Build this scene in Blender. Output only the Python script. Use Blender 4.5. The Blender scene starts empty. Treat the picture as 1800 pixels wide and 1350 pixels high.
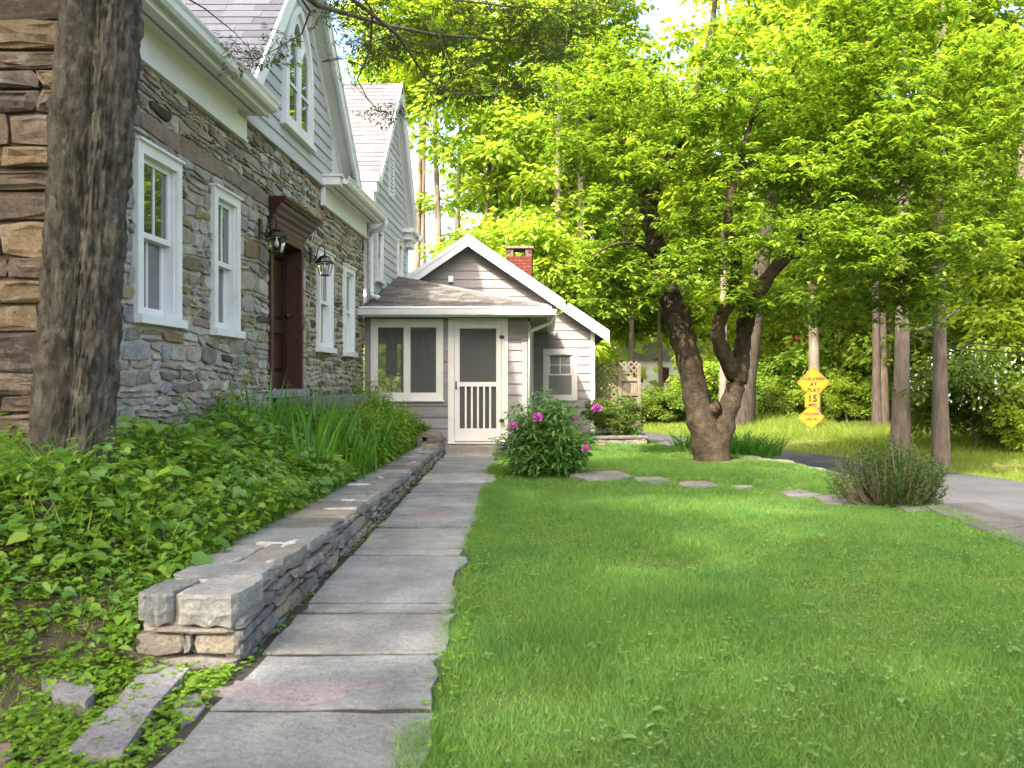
import bpy, math, random
import numpy as np
from mathutils import Vector, Matrix

# ------------------------------------------------------------------ camera, sky, sun, exposure
scene = bpy.context.scene
COL = scene.collection
F, VX, VY, CH = 1450.0, 965.0, 670.0, 1.2      # focal length and vanishing point of the house axis (photo pixels)
cam_d = bpy.data.cameras.new('camera'); cam = bpy.data.objects.new('camera', cam_d); COL.objects.link(cam)
cam.location = (0, 0, CH); cam.rotation_euler = (math.radians(90), 0, 0)
cam_d.sensor_width = 36; cam_d.lens = F / 1800 * 36
cam_d.shift_x = -(VX - 900) / 1800; cam_d.shift_y = -(675 - VY) / 1800
cam_d.clip_start = 0.05; cam_d.clip_end = 1000
cam_d.dof.use_dof = True; cam_d.dof.focus_distance = 10.5; cam_d.dof.aperture_fstop = 5.0
scene.camera = cam

SUN = Vector((0.52, 1.0, -1.08)).normalized()     # direction the light travels
world = bpy.data.worlds.new('World'); scene.world = world; world.use_nodes = True
wn = world.node_tree.nodes; wl = world.node_tree.links; wn.clear()
sky = wn.new('ShaderNodeTexSky'); sky.sky_type = 'NISHITA'; sky.sun_disc = False
sky.sun_elevation = math.asin(-SUN.z); sky.sun_rotation = math.atan2(-SUN.x, -SUN.y)
sky.air_density = 0.8; sky.dust_density = 6.0; sky.ozone_density = 0.3
bg = wn.new('ShaderNodeBackground'); bg.inputs[1].default_value = 0.15
wo = wn.new('ShaderNodeOutputWorld'); wl.new(sky.outputs[0], bg.inputs[0]); wl.new(bg.outputs[0], wo.inputs[0])
sun_d = bpy.data.lights.new('sun', 'SUN'); sun = bpy.data.objects.new('sun', sun_d); COL.objects.link(sun)
sun_d.energy = 2.0; sun_d.angle = math.radians(1.0); sun_d.color = (1.0, 0.96, 0.87)
sun.rotation_euler = SUN.to_track_quat('-Z', 'Y').to_euler(); sun.location = (-10, -12, 20)
vs = scene.view_settings
scene.display_settings.display_device = 'sRGB'
vs.view_transform = 'Standard'; vs.look = 'None'; vs.gamma = 1.0; vs.exposure = 2.75
vs.use_curve_mapping = False
scene.cycles.use_denoising = True
scene.cycles.max_bounces = 8; scene.cycles.diffuse_bounces = 4; scene.cycles.glossy_bounces = 3
scene.cycles.transmission_bounces = 6; scene.cycles.transparent_max_bounces = 8
scene.cycles.sample_clamp_indirect = 6.0

# ------------------------------------------------------------------ helpers
def P(x, y, Y):
    return Vector(((x - VX) / F * Y, Y, CH - (y - VY) / F * Y))

def lin(h):
    h = h.lstrip('#'); o = []
    for i in (0, 2, 4):
        c = int(h[i:i+2], 16) / 255
        o.append(c / 12.92 if c <= 0.04045 else ((c + 0.055) / 1.055) ** 2.4)
    return tuple(o)

def smooth(a, b, x):
    t = np.clip((np.asarray(x, float) - a) / (b - a), 0, 1); return t * t * (3 - 2 * t)

def _hash(ix, iy, iz, s):
    h = (ix * 374761393 + iy * 668265263 + iz * 2147483647 + s * 1274126177) & 0xFFFFFFFF
    h = ((h ^ (h >> 13)) * 1274126177) & 0xFFFFFFFF
    return ((h ^ (h >> 16)) & 0xFFFF) / 65535.0

def vnoise(p, s=0):
    p = np.asarray(p, float); i = np.floor(p).astype(np.int64); f = p - i; f = f * f * (3 - 2 * f)
    r = 0
    for dx in (0, 1):
        for dy in (0, 1):
            for dz in (0, 1):
                w = (f[:, 0] if dx else 1 - f[:, 0]) * (f[:, 1] if dy else 1 - f[:, 1]) * (f[:, 2] if dz else 1 - f[:, 2])
                r = r + w * _hash(i[:, 0] + dx, i[:, 1] + dy, i[:, 2] + dz, s)
    return r * 2 - 1

def fbm(p, oct=3, s=0):
    r = 0; a = 1
    for k in range(oct):
        r = r + a * vnoise(np.asarray(p) * 2 ** k, s + k); a *= .5
    return r

def props(o, label=None, cat=None, group=None, kind=None):
    if label: o['label'] = label
    if cat: o['category'] = cat
    if group: o['group'] = group
    if kind: o['kind'] = kind
    return o

def link(name, data, parent=None):
    o = bpy.data.objects.new(name, data); COL.objects.link(o)
    if parent is not None:
        o.parent = parent
        L = parent.get('_base')
        if L is not None: o.matrix_parent_inverse = Matrix.Translation((-L[0], -L[1], -L[2]))
    return o

BASES = []
def thing(name, loc, label, cat, group=None):
    o = bpy.data.objects.new(name, None); COL.objects.link(o); o.location = loc
    o.empty_display_size = 0.1
    o['_base'] = list(loc); BASES.append(o)
    return props(o, label, cat, group)

def setmat(me, mat):
    if mat is not None: me.materials.append(mat)

def mesh_py(name, v, f, mat, col=None, smoothed=False):
    me = bpy.data.meshes.new(name); me.from_pydata([tuple(a) for a in v], [], f); setmat(me, mat)
    if col is not None:
        ca = me.color_attributes.new('Col', 'FLOAT_COLOR', 'POINT')
        a = np.ones((len(v), 4)); a[:, :3] = col; ca.data.foreach_set('color', a.ravel())
    if smoothed: me.shade_smooth()
    return me

def mesh_np(name, V, T, mat, col=None, smoothed=False):
    V = np.asarray(V, np.float32); T = np.asarray(T, np.int32); k = T.shape[1]
    me = bpy.data.meshes.new(name)
    me.vertices.add(len(V)); me.vertices.foreach_set('co', V.ravel())
    me.loops.add(T.size); me.loops.foreach_set('vertex_index', T.ravel())
    me.polygons.add(len(T)); me.polygons.foreach_set('loop_start', np.arange(0, T.size, k, dtype=np.int32))
    me.update(calc_edges=True); setmat(me, mat)
    if col is not None:
        ca = me.color_attributes.new('Col', 'FLOAT_COLOR', 'POINT')
        a = np.ones((len(V), 4), np.float32); a[:, :3] = col; ca.data.foreach_set('color', a.ravel())
    if smoothed: me.shade_smooth()
    return me

class MB:
    """collects simple shapes into one mesh"""
    def __init__(s): s.v = []; s.f = []
    def add(s, v, f):
        n = len(s.v); s.v += [tuple(a) for a in v]; s.f += [tuple(i + n for i in q) for q in f]; return s
    def hexa(s, p):
        return s.add(p, [(0, 3, 2, 1), (4, 5, 6, 7), (0, 1, 5, 4), (1, 2, 6, 5), (2, 3, 7, 6), (3, 0, 4, 7)])
    def box(s, x0, x1, y0, y1, z0, z1):
        return s.hexa([(x0, y0, z0), (x1, y0, z0), (x1, y1, z0), (x0, y1, z0), (x0, y0, z1), (x1, y0, z1), (x1, y1, z1), (x0, y1, z1)])
    def cbox(s, m, u0, u1, v0, v1, d0, d1):
        return s.hexa([m(u0, v0, d0), m(u1, v0, d0), m(u1, v0, d1), m(u0, v0, d1), m(u0, v1, d0), m(u1, v1, d0), m(u1, v1, d1), m(u0, v1, d1)])
    def prism(s, m, poly, d0, d1):
        n = len(poly); v = [m(u, w, d0) for u, w in poly] + [m(u, w, d1) for u, w in poly]
        f = [tuple(range(n - 1, -1, -1)), tuple(range(n, 2 * n))] + [(i, (i + 1) % n, (i + 1) % n + n, i + n) for i in range(n)]
        return s.add(v, f)
    def tube(s, pts, rad, n=8, cap=True):
        pts = [Vector(p) for p in pts]; N = len(pts)
        if not hasattr(rad, '__len__'): rad = [rad] * N
        b = len(s.v); ref = Vector((0.31, 0.17, 0.93)).normalized()
        for i, p in enumerate(pts):
            t = (pts[min(i + 1, N - 1)] - pts[max(i - 1, 0)]).normalized()
            a = t.cross(ref)
            if a.length < .15: a = t.cross(Vector((1, .1, 0)))
            a.normalize(); c = t.cross(a)
            for k in range(n):
                w = 2 * math.pi * k / n
                q = p + (a * math.cos(w) + c * math.sin(w)) * rad[i]; s.v.append(tuple(q))
        for i in range(N - 1):
            for k in range(n):
                k2 = (k + 1) % n
                s.f.append((b + i * n + k, b + i * n + k2, b + (i + 1) * n + k2, b + (i + 1) * n + k))
        if cap:
            s.f.append(tuple(b + k for k in range(n - 1, -1, -1))); s.f.append(tuple(b + (N - 1) * n + k for k in range(n)))
        return s
    def lathe(s, c, prof, n=12):
        b = len(s.v); c = Vector(c)
        for r, z in prof:
            for k in range(n):
                w = 2 * math.pi * k / n; s.v.append((c.x + r * math.cos(w), c.y + r * math.sin(w), c.z + z))
        for i in range(len(prof) - 1):
            for k in range(n):
                k2 = (k + 1) % n; s.f.append((b + i * n + k, b + i * n + k2, b + (i + 1) * n + k2, b + (i + 1) * n + k))
        return s
    def build(s, name, mat, parent=None, smoothed=False, col=None):
        return link(name, mesh_py(name, s.v, s.f, mat, col, smoothed), parent)

# ------------------------------------------------------------------ materials
MATS = {}
def newmat(name):
    m = bpy.data.materials.new(name); m.use_nodes = True; nt = m.node_tree
    b = nt.nodes['Principled BSDF']; return m, nt, b

def noise(nt, scale, detail=4, rough=.6, vec=None, stretch=None):
    n = nt.nodes.new('ShaderNodeTexNoise'); n.inputs['Scale'].default_value = scale
    n.inputs['Detail'].default_value = detail; n.inputs['Roughness'].default_value = rough
    tc = nt.nodes.new('ShaderNodeTexCoord'); src = tc.outputs['Object']
    if stretch:
        mp = nt.nodes.new('ShaderNodeMapping'); mp.inputs['Scale'].default_value = stretch
        nt.links.new(src, mp.inputs[0]); src = mp.outputs[0]
    nt.links.new(src, n.inputs['Vector']); return n.outputs['Fac']

def ramp(nt, fac, stops):
    r = nt.nodes.new('ShaderNodeValToRGB'); e = r.color_ramp.elements
    while len(e) < len(stops): e.new(0.5)
    for i, (p, c) in enumerate(stops): e[i].position = p; e[i].color = (*c, 1) if len(c) == 3 else c
    nt.links.new(fac, r.inputs[0]); return r.outputs[0]

def mix(nt, fac, a, b, mode='MIX'):
    m = nt.nodes.new('ShaderNodeMix'); m.data_type = 'RGBA'; m.blend_type = mode
    for sock, v in ((m.inputs[0], fac), (m.inputs[6], a), (m.inputs[7], b)):
        if isinstance(v, (int, float)): sock.default_value = v
        elif isinstance(v, tuple): sock.default_value = (*v, 1) if len(v) == 3 else v
        else: nt.links.new(v, sock)
    return m.outputs[2]

def bump(nt, b, h, strength=.4, dist=.01):
    n = nt.nodes.new('ShaderNodeBump'); n.inputs['Strength'].default_value = strength; n.inputs['Distance'].default_value = dist
    nt.links.new(h, n.inputs['Height']); nt.links.new(n.outputs[0], b.inputs['Normal'])

def surf(name, c1, c2, scale=6, rough=.7, bs=0, bscale=30, bdist=.01, objvar=0.0, stretch=None, spec=.3, attr=False, dirt=None, bstretch=None, fine=0):
    m, nt, b = newmat(name)
    f = noise(nt, scale, 5, .65, stretch=stretch)
    col = ramp(nt, f, [(.32, c1), (.68, c2)])
    if attr:
        a = nt.nodes.new('ShaderNodeAttribute'); a.attribute_name = 'Col'; col = mix(nt, 1.0, a.outputs['Color'], col, 'MULTIPLY')
    if dirt:
        f2 = noise(nt, dirt[1], 6, .7); msk = ramp(nt, f2, [(dirt[2], (0, 0, 0)), (dirt[2] + .16, (1, 1, 1))])
        k = nt.nodes.new('ShaderNodeMath'); k.operation = 'MULTIPLY'; k.inputs[1].default_value = dirt[3]; nt.links.new(msk, k.inputs[0])
        col = mix(nt, k.outputs[0], col, dirt[0])
    if fine:
        f3 = noise(nt, fine, 6, .75); col = mix(nt, 1.0, col, ramp(nt, f3, [(.28, (.62, .61, .60)), (.5, (1, 1, 1)), (.75, (1.22, 1.21, 1.2))]), 'MULTIPLY')
    if objvar:
        oi = nt.nodes.new('ShaderNodeObjectInfo'); v = ramp(nt, oi.outputs['Random'], [(0, (1 - objvar,) * 3), (1, (1 + objvar,) * 3)])
        col = mix(nt, 1.0, col, v, 'MULTIPLY')
    nt.links.new(col, b.inputs['Base Color']); b.inputs['Roughness'].default_value = rough
    b.inputs['Specular IOR Level'].default_value = spec
    if bs: bump(nt, b, noise(nt, bscale, 6, .7, stretch=bstretch or stretch), bs, bdist)
    MATS[name] = m; return m

def leafmat(name, ca, cb, cc, trans=.45, rough=.45, objvar=.15, tint=(1.25, 1.2, .5), patch=0):
    m, nt, b = newmat(name)
    g = nt.nodes.new('ShaderNodeNewGeometry')
    col = ramp(nt, g.outputs['Random Per Island'], [(0, ca), (.55, cb), (1, cc)])
    if objvar:
        oi = nt.nodes.new('ShaderNodeObjectInfo')
        v = ramp(nt, oi.outputs['Random'], [(0, (1 - objvar, 1 - objvar * .8, 1)), (1, (1 + objvar, 1 + objvar * .6, 1))])
        col = mix(nt, 1.0, col, v, 'MULTIPLY')
    if patch:
        col = mix(nt, 1.0, col, ramp(nt, noise(nt, patch, 3, .6), [(.3, (.70, .84, .95)), (.5, (1, 1, 1)), (.72, (1.2, 1.08, .98))]), 'MULTIPLY')
    nt.links.new(col, b.inputs['Base Color']); b.inputs['Roughness'].default_value = rough
    b.inputs['Specular IOR Level'].default_value = .35
    t = nt.nodes.new('ShaderNodeBsdfTranslucent'); nt.links.new(mix(nt, 1.0, col, tint, 'MULTIPLY'), t.inputs[0])
    ms = nt.nodes.new('ShaderNodeMixShader'); ms.inputs[0].default_value = trans
    nt.links.new(b.outputs[0], ms.inputs[1]); nt.links.new(t.outputs[0], ms.inputs[2])
    nt.links.new(ms.outputs[0], nt.nodes['Material Output'].inputs[0])
    MATS[name] = m; return m

STONE = surf('stone', (.74, .74, .74), (1.2, 1.19, 1.16), 8, .88, 1.0, 30, .03, attr=True, spec=.15, dirt=((.34, .32, .27), 6, .54, .5), fine=45)
MORTAR = surf('mortar', lin('9c9589'), lin('b5afa3'), 7, .95, .8, 40, .015, spec=.1, dirt=((.10, .09, .07), 3, .55, .5))
SLATE = surf('slate', (.62, .61, .62), (1.2, 1.19, 1.17), 2.2, .8, 1.0, 17, .03, attr=True, spec=.2, dirt=((.12, .10, .08), 3.1, .55, .6), fine=38)
MORTAR_D = surf('mortar_brown', lin('4d463c'), lin('655c50'), 7, .95, .8, 40, .015, spec=.1)
LIMEMORTAR = surf('lime_mortar', lin('bdb8ad'), lin('96918a'), 14, .95, .7, 40, .01)
WHITE = surf('white_paint', (.60, .61, .60), (.69, .69, .675), 3, .45, .05, 40, .003, spec=.4, dirt=((.36, .37, .32), 2.2, .56, .35))
TRIM = surf('porch_paint', (.58, .56, .515), (.66, .64, .59), 4, .5, .06, 40, .003, spec=.4, dirt=((.34, .33, .28), 2.5, .56, .35))
SIDE_GREY = surf('grey_siding', (.36, .365, .38), (.43, .435, .44), 3, .6, .15, 30, .004, objvar=.05, stretch=(1, .2, 6), spec=.3)
SIDE_MAUVE = surf('mauve_siding', (.185, .171, .168), (.242, .224, .219), 2.5, .6, .2, 30, .004, objvar=.08, stretch=(.3, 1, 7), spec=.3, dirt=((.15, .14, .12), 1.7, .55, .3))
SHING = surf('shingle_purple', lin('424349'), lin('55555c'), 30, .9, .8, 180, .004, objvar=.22, spec=.15)
SHING_T = surf('shingle_pale', lin('504f50'), lin('666464'), 30, .9, .8, 180, .004, objvar=.17, spec=.15)
SHING_P = surf('shingle_worn', lin('56534f'), lin('7d7771'), 22, .95, .9, 120, .006, objvar=.35, spec=.1, dirt=(lin('3c3833'), 4, .5, .5))
WOOD = surf('mahogany', lin('1d0c09'), lin('361812'), 5, .32, .25, 20, .004, stretch=(6, 6, .7), spec=.5)
WOODL = surf('mahogany_trim', lin('301c16'), lin('4a2e24'), 5, .45, .3, 20, .004, stretch=(6, .7, 6), spec=.4)
OLDWOOD = surf('weathered_wood', lin('5c5346'), lin('7d7261'), 6, .9, .6, 30, .01, stretch=(6, 6, .5), objvar=.15, spec=.1)
IRON = surf('black_iron', (.012, .012, .013), (.022, .021, .02), 12, .42, .1, 60, .002, spec=.5)
BARK = surf('bark', lin('4f463a'), lin('8a7d6c'), 7, .95, 1.0, 16, .05, stretch=(2.2, 2.2, .55), spec=.1, dirt=(lin('8f9a84'), 4.5, .60, .5))
BARK2 = surf('bark_magnolia', lin('362f26'), lin('584d3d'), 7, .9, 1.0, 16, .05, stretch=(1, 1, .8), spec=.1, dirt=(lin('2e281f'), 6, .5, .7), fine=30)
BARK3 = surf('bark_forest', lin('5e5348'), lin('85786b'), 5, .95, 1.0, 10, .05, stretch=(2, 2, .4), objvar=.25, spec=.1)
BRICK = surf('brick', lin('4a261e'), lin('68392d'), 14, .9, .5, 40, .008, objvar=.2, spec=.1)
DARK = surf('interior_dark', (.035, .034, .033), (.05, .048, .046), 3, .8)
ASPHALT = surf('asphalt', (.058, .057, .059), (.085, .083, .084), 1.2, .9, .7, 160, .006, spec=.2, dirt=((.10, .098, .096), .6, .55, .5))
YELLOW = surf('sign_yellow', lin('a8720c'), lin('b07c12'), 3, .5)
BLACK = surf('sign_black', (.02, .02, .02), (.03, .03, .03), 3, .5)
REDPAINT = surf('red_paint', lin('8c3a30'), lin('a04a3c'), 2, .7)
BULB = surf('bulb_glass', (.72, .72, .70), (.8, .8, .78), 4, .25)
CURTAIN = surf('curtain', (.35, .38, .39), (.5, .53, .54), 3, .9, stretch=(9, 9, .3))
PETAL = leafmat('petal_pink', lin('b03a98'), lin('d65cbc'), lin('ea9ad8'), .35, .6, 0, (1.1, .9, 1.1))

def glassmat(name, base, ior=1.9, rough=.015):
    m, nt, b = newmat(name); b.inputs['Base Color'].default_value = (*base, 1); b.inputs['Roughness'].default_value = rough
    b.inputs['IOR'].default_value = ior; b.inputs['Specular IOR Level'].default_value = .5
    f = noise(nt, 2.2, 2, .5); bump(nt, b, f, .05, .02); MATS[name] = m; return m
GLASS = glassmat('window_glass', (.03, .032, .033), 3.1)
GLASS_D = glassmat('window_glass_dark', (.018, .024, .018), 1.5)
def clearglass(name, tint, refl=.12):
    m, nt, b = newmat(name); nt.nodes.remove(b)
    t = nt.nodes.new('ShaderNodeBsdfTransparent'); t.inputs[0].default_value = (*tint, 1)
    g = nt.nodes.new('ShaderNodeBsdfGlossy'); g.inputs['Roughness'].default_value = .02
    fr = nt.nodes.new('ShaderNodeFresnel'); fr.inputs[0].default_value = 1.5
    ms = nt.nodes.new('ShaderNodeMixShader'); nt.links.new(fr.outputs[0], ms.inputs[0])
    nt.links.new(t.outputs[0], ms.inputs[1]); nt.links.new(g.outputs[0], ms.inputs[2])
    nt.links.new(ms.outputs[0], nt.nodes['Material Output'].inputs[0]); MATS[name] = m; return m
LAMPGLASS = clearglass('lamp_glass', (.93, .95, .94))
def screenmat(name):
    m, nt, b = newmat(name); b.inputs['Base Color'].default_value = (.075, .08, .075, 1); b.inputs['Roughness'].default_value = .5
    t = nt.nodes.new('ShaderNodeBsdfTransparent'); t.inputs[0].default_value = (1, 1, 1, 1)
    ms = nt.nodes.new('ShaderNodeMixShader'); ms.inputs[0].default_value = .45
    nt.links.new(b.outputs[0], ms.inputs[1]); nt.links.new(t.outputs[0], ms.inputs[2])
    nt.links.new(ms.outputs[0], nt.nodes['Material Output'].inputs[0]); MATS[name] = m; return m
SCREEN = screenmat('insect_screen')

LEAF_MAG = leafmat('leaf_magnolia', (.09, .175, .02), (.175, .285, .03), (.31, .40, .045), .54, .38, 0)
LEAF_BG = leafmat('leaf_maple', (.18, .30, .036), (.26, .385, .046), (.37, .46, .07), .62, .5, .28)
LEAF_FAR = leafmat('leaf_far', (.21, .32, .04), (.29, .41, .05), (.39, .48, .075), .6, .5, 0)
LEAF_BED2 = leafmat('leaf_bed_cool', (.075, .175, .03), (.12, .24, .038), (.19, .31, .055), .45, .4, 0)
LEAF_DK = leafmat('leaf_dark', (.08, .14, .02), (.12, .19, .025), (.17, .24, .03), .45, .45, .2)  # deeper green leaf colour for dark bushes, planter shrub, stems and old crown
LEAF_BED = leafmat('leaf_bed', (.09, .195, .016), (.15, .275, .02), (.25, .36, .028), .45, .4, 0)
LEAF_IRIS = leafmat('leaf_iris', (.055, .17, .018), (.09, .23, .022), (.14, .30, .03), .4, .35, .1)
LEAF_PEONY = leafmat('leaf_peony', (.06, .15, .03), (.10, .21, .04), (.16, .28, .06), .4, .35, 0)
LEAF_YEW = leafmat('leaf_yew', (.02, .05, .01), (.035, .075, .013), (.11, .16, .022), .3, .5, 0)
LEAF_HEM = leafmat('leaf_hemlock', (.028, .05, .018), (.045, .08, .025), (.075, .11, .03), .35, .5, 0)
GRASS = leafmat('grass_lawn', (.085, .195, .036), (.135, .27, .046), (.23, .345, .08), .45, .5, 0, patch=1.5)
GRASS_V = leafmat('grass_verge', (.13, .2, .025), (.2, .28, .03), (.3, .34, .06), .5, .55, 0)
CLOVER = leafmat('leaf_clover', (.075, .17, .03), (.12, .23, .045), (.22, .31, .10), .4, .35, 0)
# ------------------------------------------------------------------ ground, road
def xr(Y): return -.42 - .0368 * (np.asarray(Y, float) - 2.8)        # right edge of the flagstone path
def xl(Y): return -1.218 - .0446 * (np.asarray(Y, float) - 2.56)     # left edge
def xw(Y): return xl(Y) - .03                                         # right face of the retaining wall
def wtop(Y): return np.interp(Y, [3.4, 7.9, 13.6], [.315, .225, .13])
RD = np.array((-.3255, .9455)); RN = np.array((.9455, .3255)); RA = np.array((3.35, 11.0))
def road_s(x, y): return (np.asarray(x) - RA[0]) * RN[0] + (np.asarray(y) - RA[1]) * RN[1]
LE_Y = [0, 4, 6.1, 7.9, 9.5, 10.9, 13.4, 15, 17, 20, 26]
LE_X = [3.1, 3.3, 3.5, 3.68, 3.75, 3.57, 3.0, 2.3, 1.7, .7, -1.2]
def lawn_edge(y): return np.interp(y, LE_Y, LE_X)
def H(x, y):
    x = np.asarray(x, float); y = np.asarray(y, float)
    p = np.stack([x * .55, y * .55, np.zeros_like(x)], -1).reshape(-1, 3)
    h = (fbm(p, 2, 5) * .018).reshape(x.shape) * smooth(.2, 1.2, x - xr(y))
    e = lawn_edge(y)
    h = h - .36 * smooth(0, .45, x - e)
    s = road_s(x, y)
    far = smooth(4.3, 5.3, s)
    h = h * (1 - far) + far * (-.33 + .05 * smooth(4.5, 6, s) + .022 * np.clip(s - 5, 0, 60) + .03 * (fbm(p * .5, 2, 9)).reshape(x.shape))
    bed = smooth(2.75, 4.3, y) * smooth(14.4, 13.9, y)
    w = xw(y)
    inside = smooth(-.05, -.35, x - w) * np.where(y > 3.4, 1, smooth(-.1, -.9, x - w))
    rise = np.clip(wtop(y) - .05, 0, 1) + .40 * smooth(-.35, -1.4, x - w)
    h = np.where(x < w + .1, h * (1 - bed * inside) + bed * inside * rise, h)
    return h
def Hs(x, y): return float(H(np.array([x]), np.array([y]))[0])

xs = np.concatenate([np.linspace(-160, -12, 20), np.arange(-9, -3, .5), np.arange(-3, 5.2, .09), np.arange(5.3, 14, .4), np.arange(14.5, 40, 2), np.linspace(45, 200, 16)])
ys = np.concatenate([np.linspace(-60, -2, 16), np.arange(-1, 2.2, .4), np.arange(2.3, 15.2, .09), np.arange(15.4, 32, .4), np.arange(33, 70, 2), np.linspace(75, 320, 24)])
gx, gy = np.meshgrid(xs, ys); gz = H(gx, gy)
V = np.stack([gx, gy, gz], -1).reshape(-1, 3); nx, ny = len(xs), len(ys)
ii = (np.arange(ny - 1)[:, None] * nx + np.arange(nx - 1)[None]).ravel()
T = np.stack([ii, ii + 1, ii + 1 + nx, ii + nx], 1)
c = np.empty((len(V), 3)); c[:] = (.085, .115, .03)                                # short turf and soil
soil = (V[:, 0] < xr(V[:, 1])) & (V[:, 1] < 14.2); c[soil] = (.085, .066, .045)
fr = road_s(V[:, 0], V[:, 1]) > 4.2; c[fr] = (.13, .125, .05)
GROUND = surf('ground', (.75, .75, .72), (1.2, 1.18, 1.12), 4, .95, .8, 30, .02, attr=True, spec=.05)
props(link('ground', mesh_np('ground', V, T, GROUND, c, True)), kind='structure')

def strip(name, pts_l, pts_r, z, mat):
    n = len(pts_l); v = []
    for a, b in zip(pts_l, pts_r):
        for t in np.linspace(0, 1, 7): v.append((a[0] + (b[0] - a[0]) * t, a[1] + (b[1] - a[1]) * t, z + .03 * math.sin(math.pi * t)))
    f = [(i * 7 + j, i * 7 + j + 1, (i + 1) * 7 + j + 1, (i + 1) * 7 + j) for i in range(n - 1) for j in range(6)]
    return props(link(name, mesh_py(name, v, f, mat, None, True)), kind='structure')
tt = np.arange(-26, 60, 1.5); Lp, Rp = [], []
for t in tt:
    q = RA + RD * t; jl = .06 * math.sin(t * 1.7); bend = -.004 * max(t - 8, 0) ** 2
    Lp.append((q[0] + RN[0] * (.45 + jl + bend), q[1] + RN[1] * (.45 + jl))); Rp.append((q[0] + RN[0] * (4.15 + jl + bend), q[1] + RN[1] * (4.15 + jl)))
strip('road', Lp, Rp, -.325, ASPHALT)

# ------------------------------------------------------------------ stones
def stone_geo(poly, d, rng, m, inset=.16, rough=.25, deep=.03, ring3=False, edge=(.55, .25)):
    poly = np.asarray(poly); n = len(poly); c = poly.mean(0)
    v = [m(u, w, -deep) for u, w in poly]
    v += [m(u, w, d * (edge[0] + edge[1] * rng.random())) for u, w in poly]
    v += [m(*(c + (q - c) * (1 - inset * (.6 + .8 * rng.random()))), d * (1 + rough * (rng.random() - .5))) for q in poly]
    f = [(i, (i + 1) % n, (i + 1) % n + n, i + n) for i in range(n)] + [(i + n, (i + 1) % n + n, (i + 1) % n + 2 * n, i + 2 * n) for i in range(n)]
    b = 2 * n
    if ring3:
        v += [m(*(c + (q - c) * .55), d * (1 + rough * (rng.random() - .5))) for q in poly]
        f += [(i + b, (i + 1) % n + b, (i + 1) % n + b + n, i + b + n) for i in range(n)]; b += n
    v.append(m(c[0], c[1], d * (1 + rough * (rng.random() - .3))))
    f += [(b + i, b + (i + 1) % n, b + n) for i in range(n)]
    return v, f

def qpoly(ua0, ub0, ua1, ub1, va0, vb0, va1, vb1, rng, j):
    """irregular 8-gon: bottom ua0..ub0 (heights va0,vb0), top ua1..ub1 (va1,vb1)"""
    r = lambda: (rng.random() - .5) * 2 * j
    k = j * .9
    p = [(ua0 + k, va0 + k), ((ua0 + ub0) / 2 + 3 * r(), (va0 + vb0) / 2 + r() * .8), (ub0 - k, vb0 + k), ((ub0 + ub1) / 2 + r(), (vb0 + vb1) / 2 + r()),
         (ub1 - k, vb1 - k), ((ua1 + ub1) / 2 + 3 * r(), (va1 + vb1) / 2 + r() * .8), (ua1 + k, va1 - k), ((ua0 + ua1) / 2 + r(), (va0 + va1) / 2 + r())]
    return np.array([(a + r() * .7, b + r() * .7) for a, b in p])

def rubble(u0, u1, vbs, rowh, width, holes, rng, gap=.012, jit=.014, wav=.018, split=.22, big=()):
    bs = []; row_big = []
    for a, b in zip(vbs[:-1], vbs[1:]):
        isbig = any(abs(a - q) < 1e-4 for q in big)
        n = 1 if isbig else max(1, round((b - a) / rng.uniform(*rowh)))
        cuts = np.cumsum([0] + [rng.uniform(.6, 1.4) for _ in range(n)]); cuts = a + (b - a) * cuts / cuts[-1]
        bs += list(cuts[:-1]); row_big += [isbig] * n
    bs.append(vbs[-1]); out = []
    fixed = set(round(q, 4) for q in vbs)
    ph = [rng.random() * 50 for _ in bs]
    def bv(k, u):
        if round(bs[k], 4) in fixed: return bs[k]
        return bs[k] + wav * (math.sin(u * 2.1 + ph[k]) * .6 + math.sin(u * 5.3 + ph[k] * 2) * .4)
    for k in range(len(bs) - 1):
        lo, hi = bs[k], bs[k + 1]; free = [(u0, u1)]
        for (h0, h1, g0, g1) in holes:
            if g0 < hi - .005 and g1 > lo + .005:
                nf = []
                for a, b in free:
                    if h1 <= a or h0 >= b: nf.append((a, b))
                    else:
                        if h0 - a > .03: nf.append((a, h0))
                        if b - h1 > .03: nf.append((h1, b))
                free = nf
        W = (.5, 1.2) if row_big[k] else width
        for a, b in free:
            cuts = [a]
            while cuts[-1] < b - W[0] * .7:
                Wc = (.12, .4) if row_big[k] and not 5.95 < cuts[-1] < 8.6 else W
                cuts.append(cuts[-1] + rng.uniform(*Wc) * (1.0 + .5 * (hi - lo) / rowh[1]))
            cuts[-1] = b
            if len(cuts) == 1: cuts.append(b)
            lean = [0] + [rng.uniform(-.03, .03) for _ in cuts[1:-1]] + [0]
            for i in range(len(cuts) - 1):
                p, q = cuts[i], cuts[i + 1]; g = gap * rng.uniform(.6, 1.5)
                if q - p < .04: continue
                args = (p + g - lean[i], q - g - lean[i + 1], p + g + lean[i], q - g + lean[i + 1])
                l0, l1, h0, h1 = bv(k, p) + g, bv(k, q) + g, bv(k + 1, p) - g, bv(k + 1, q) - g
                if rng.random() < split and hi - lo > .1 and not row_big[k]:
                    t = rng.uniform(.35, .65); m0, m1 = l0 + (h0 - l0) * t, l1 + (h1 - l1) * (t + rng.uniform(-.12, .12))
                    out.append(qpoly(args[0], args[1], args[0], args[1], l0, l1, m0 - g, m1 - g, rng, jit * .8))
                    out.append(qpoly(args[2], args[3], args[2], args[3], m0 + g, m1 + g, h0, h1, rng, jit * .8))
                else:
                    out.append(qpoly(*args, l0, l1, h0, h1, rng, jit))
    return out

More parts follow.
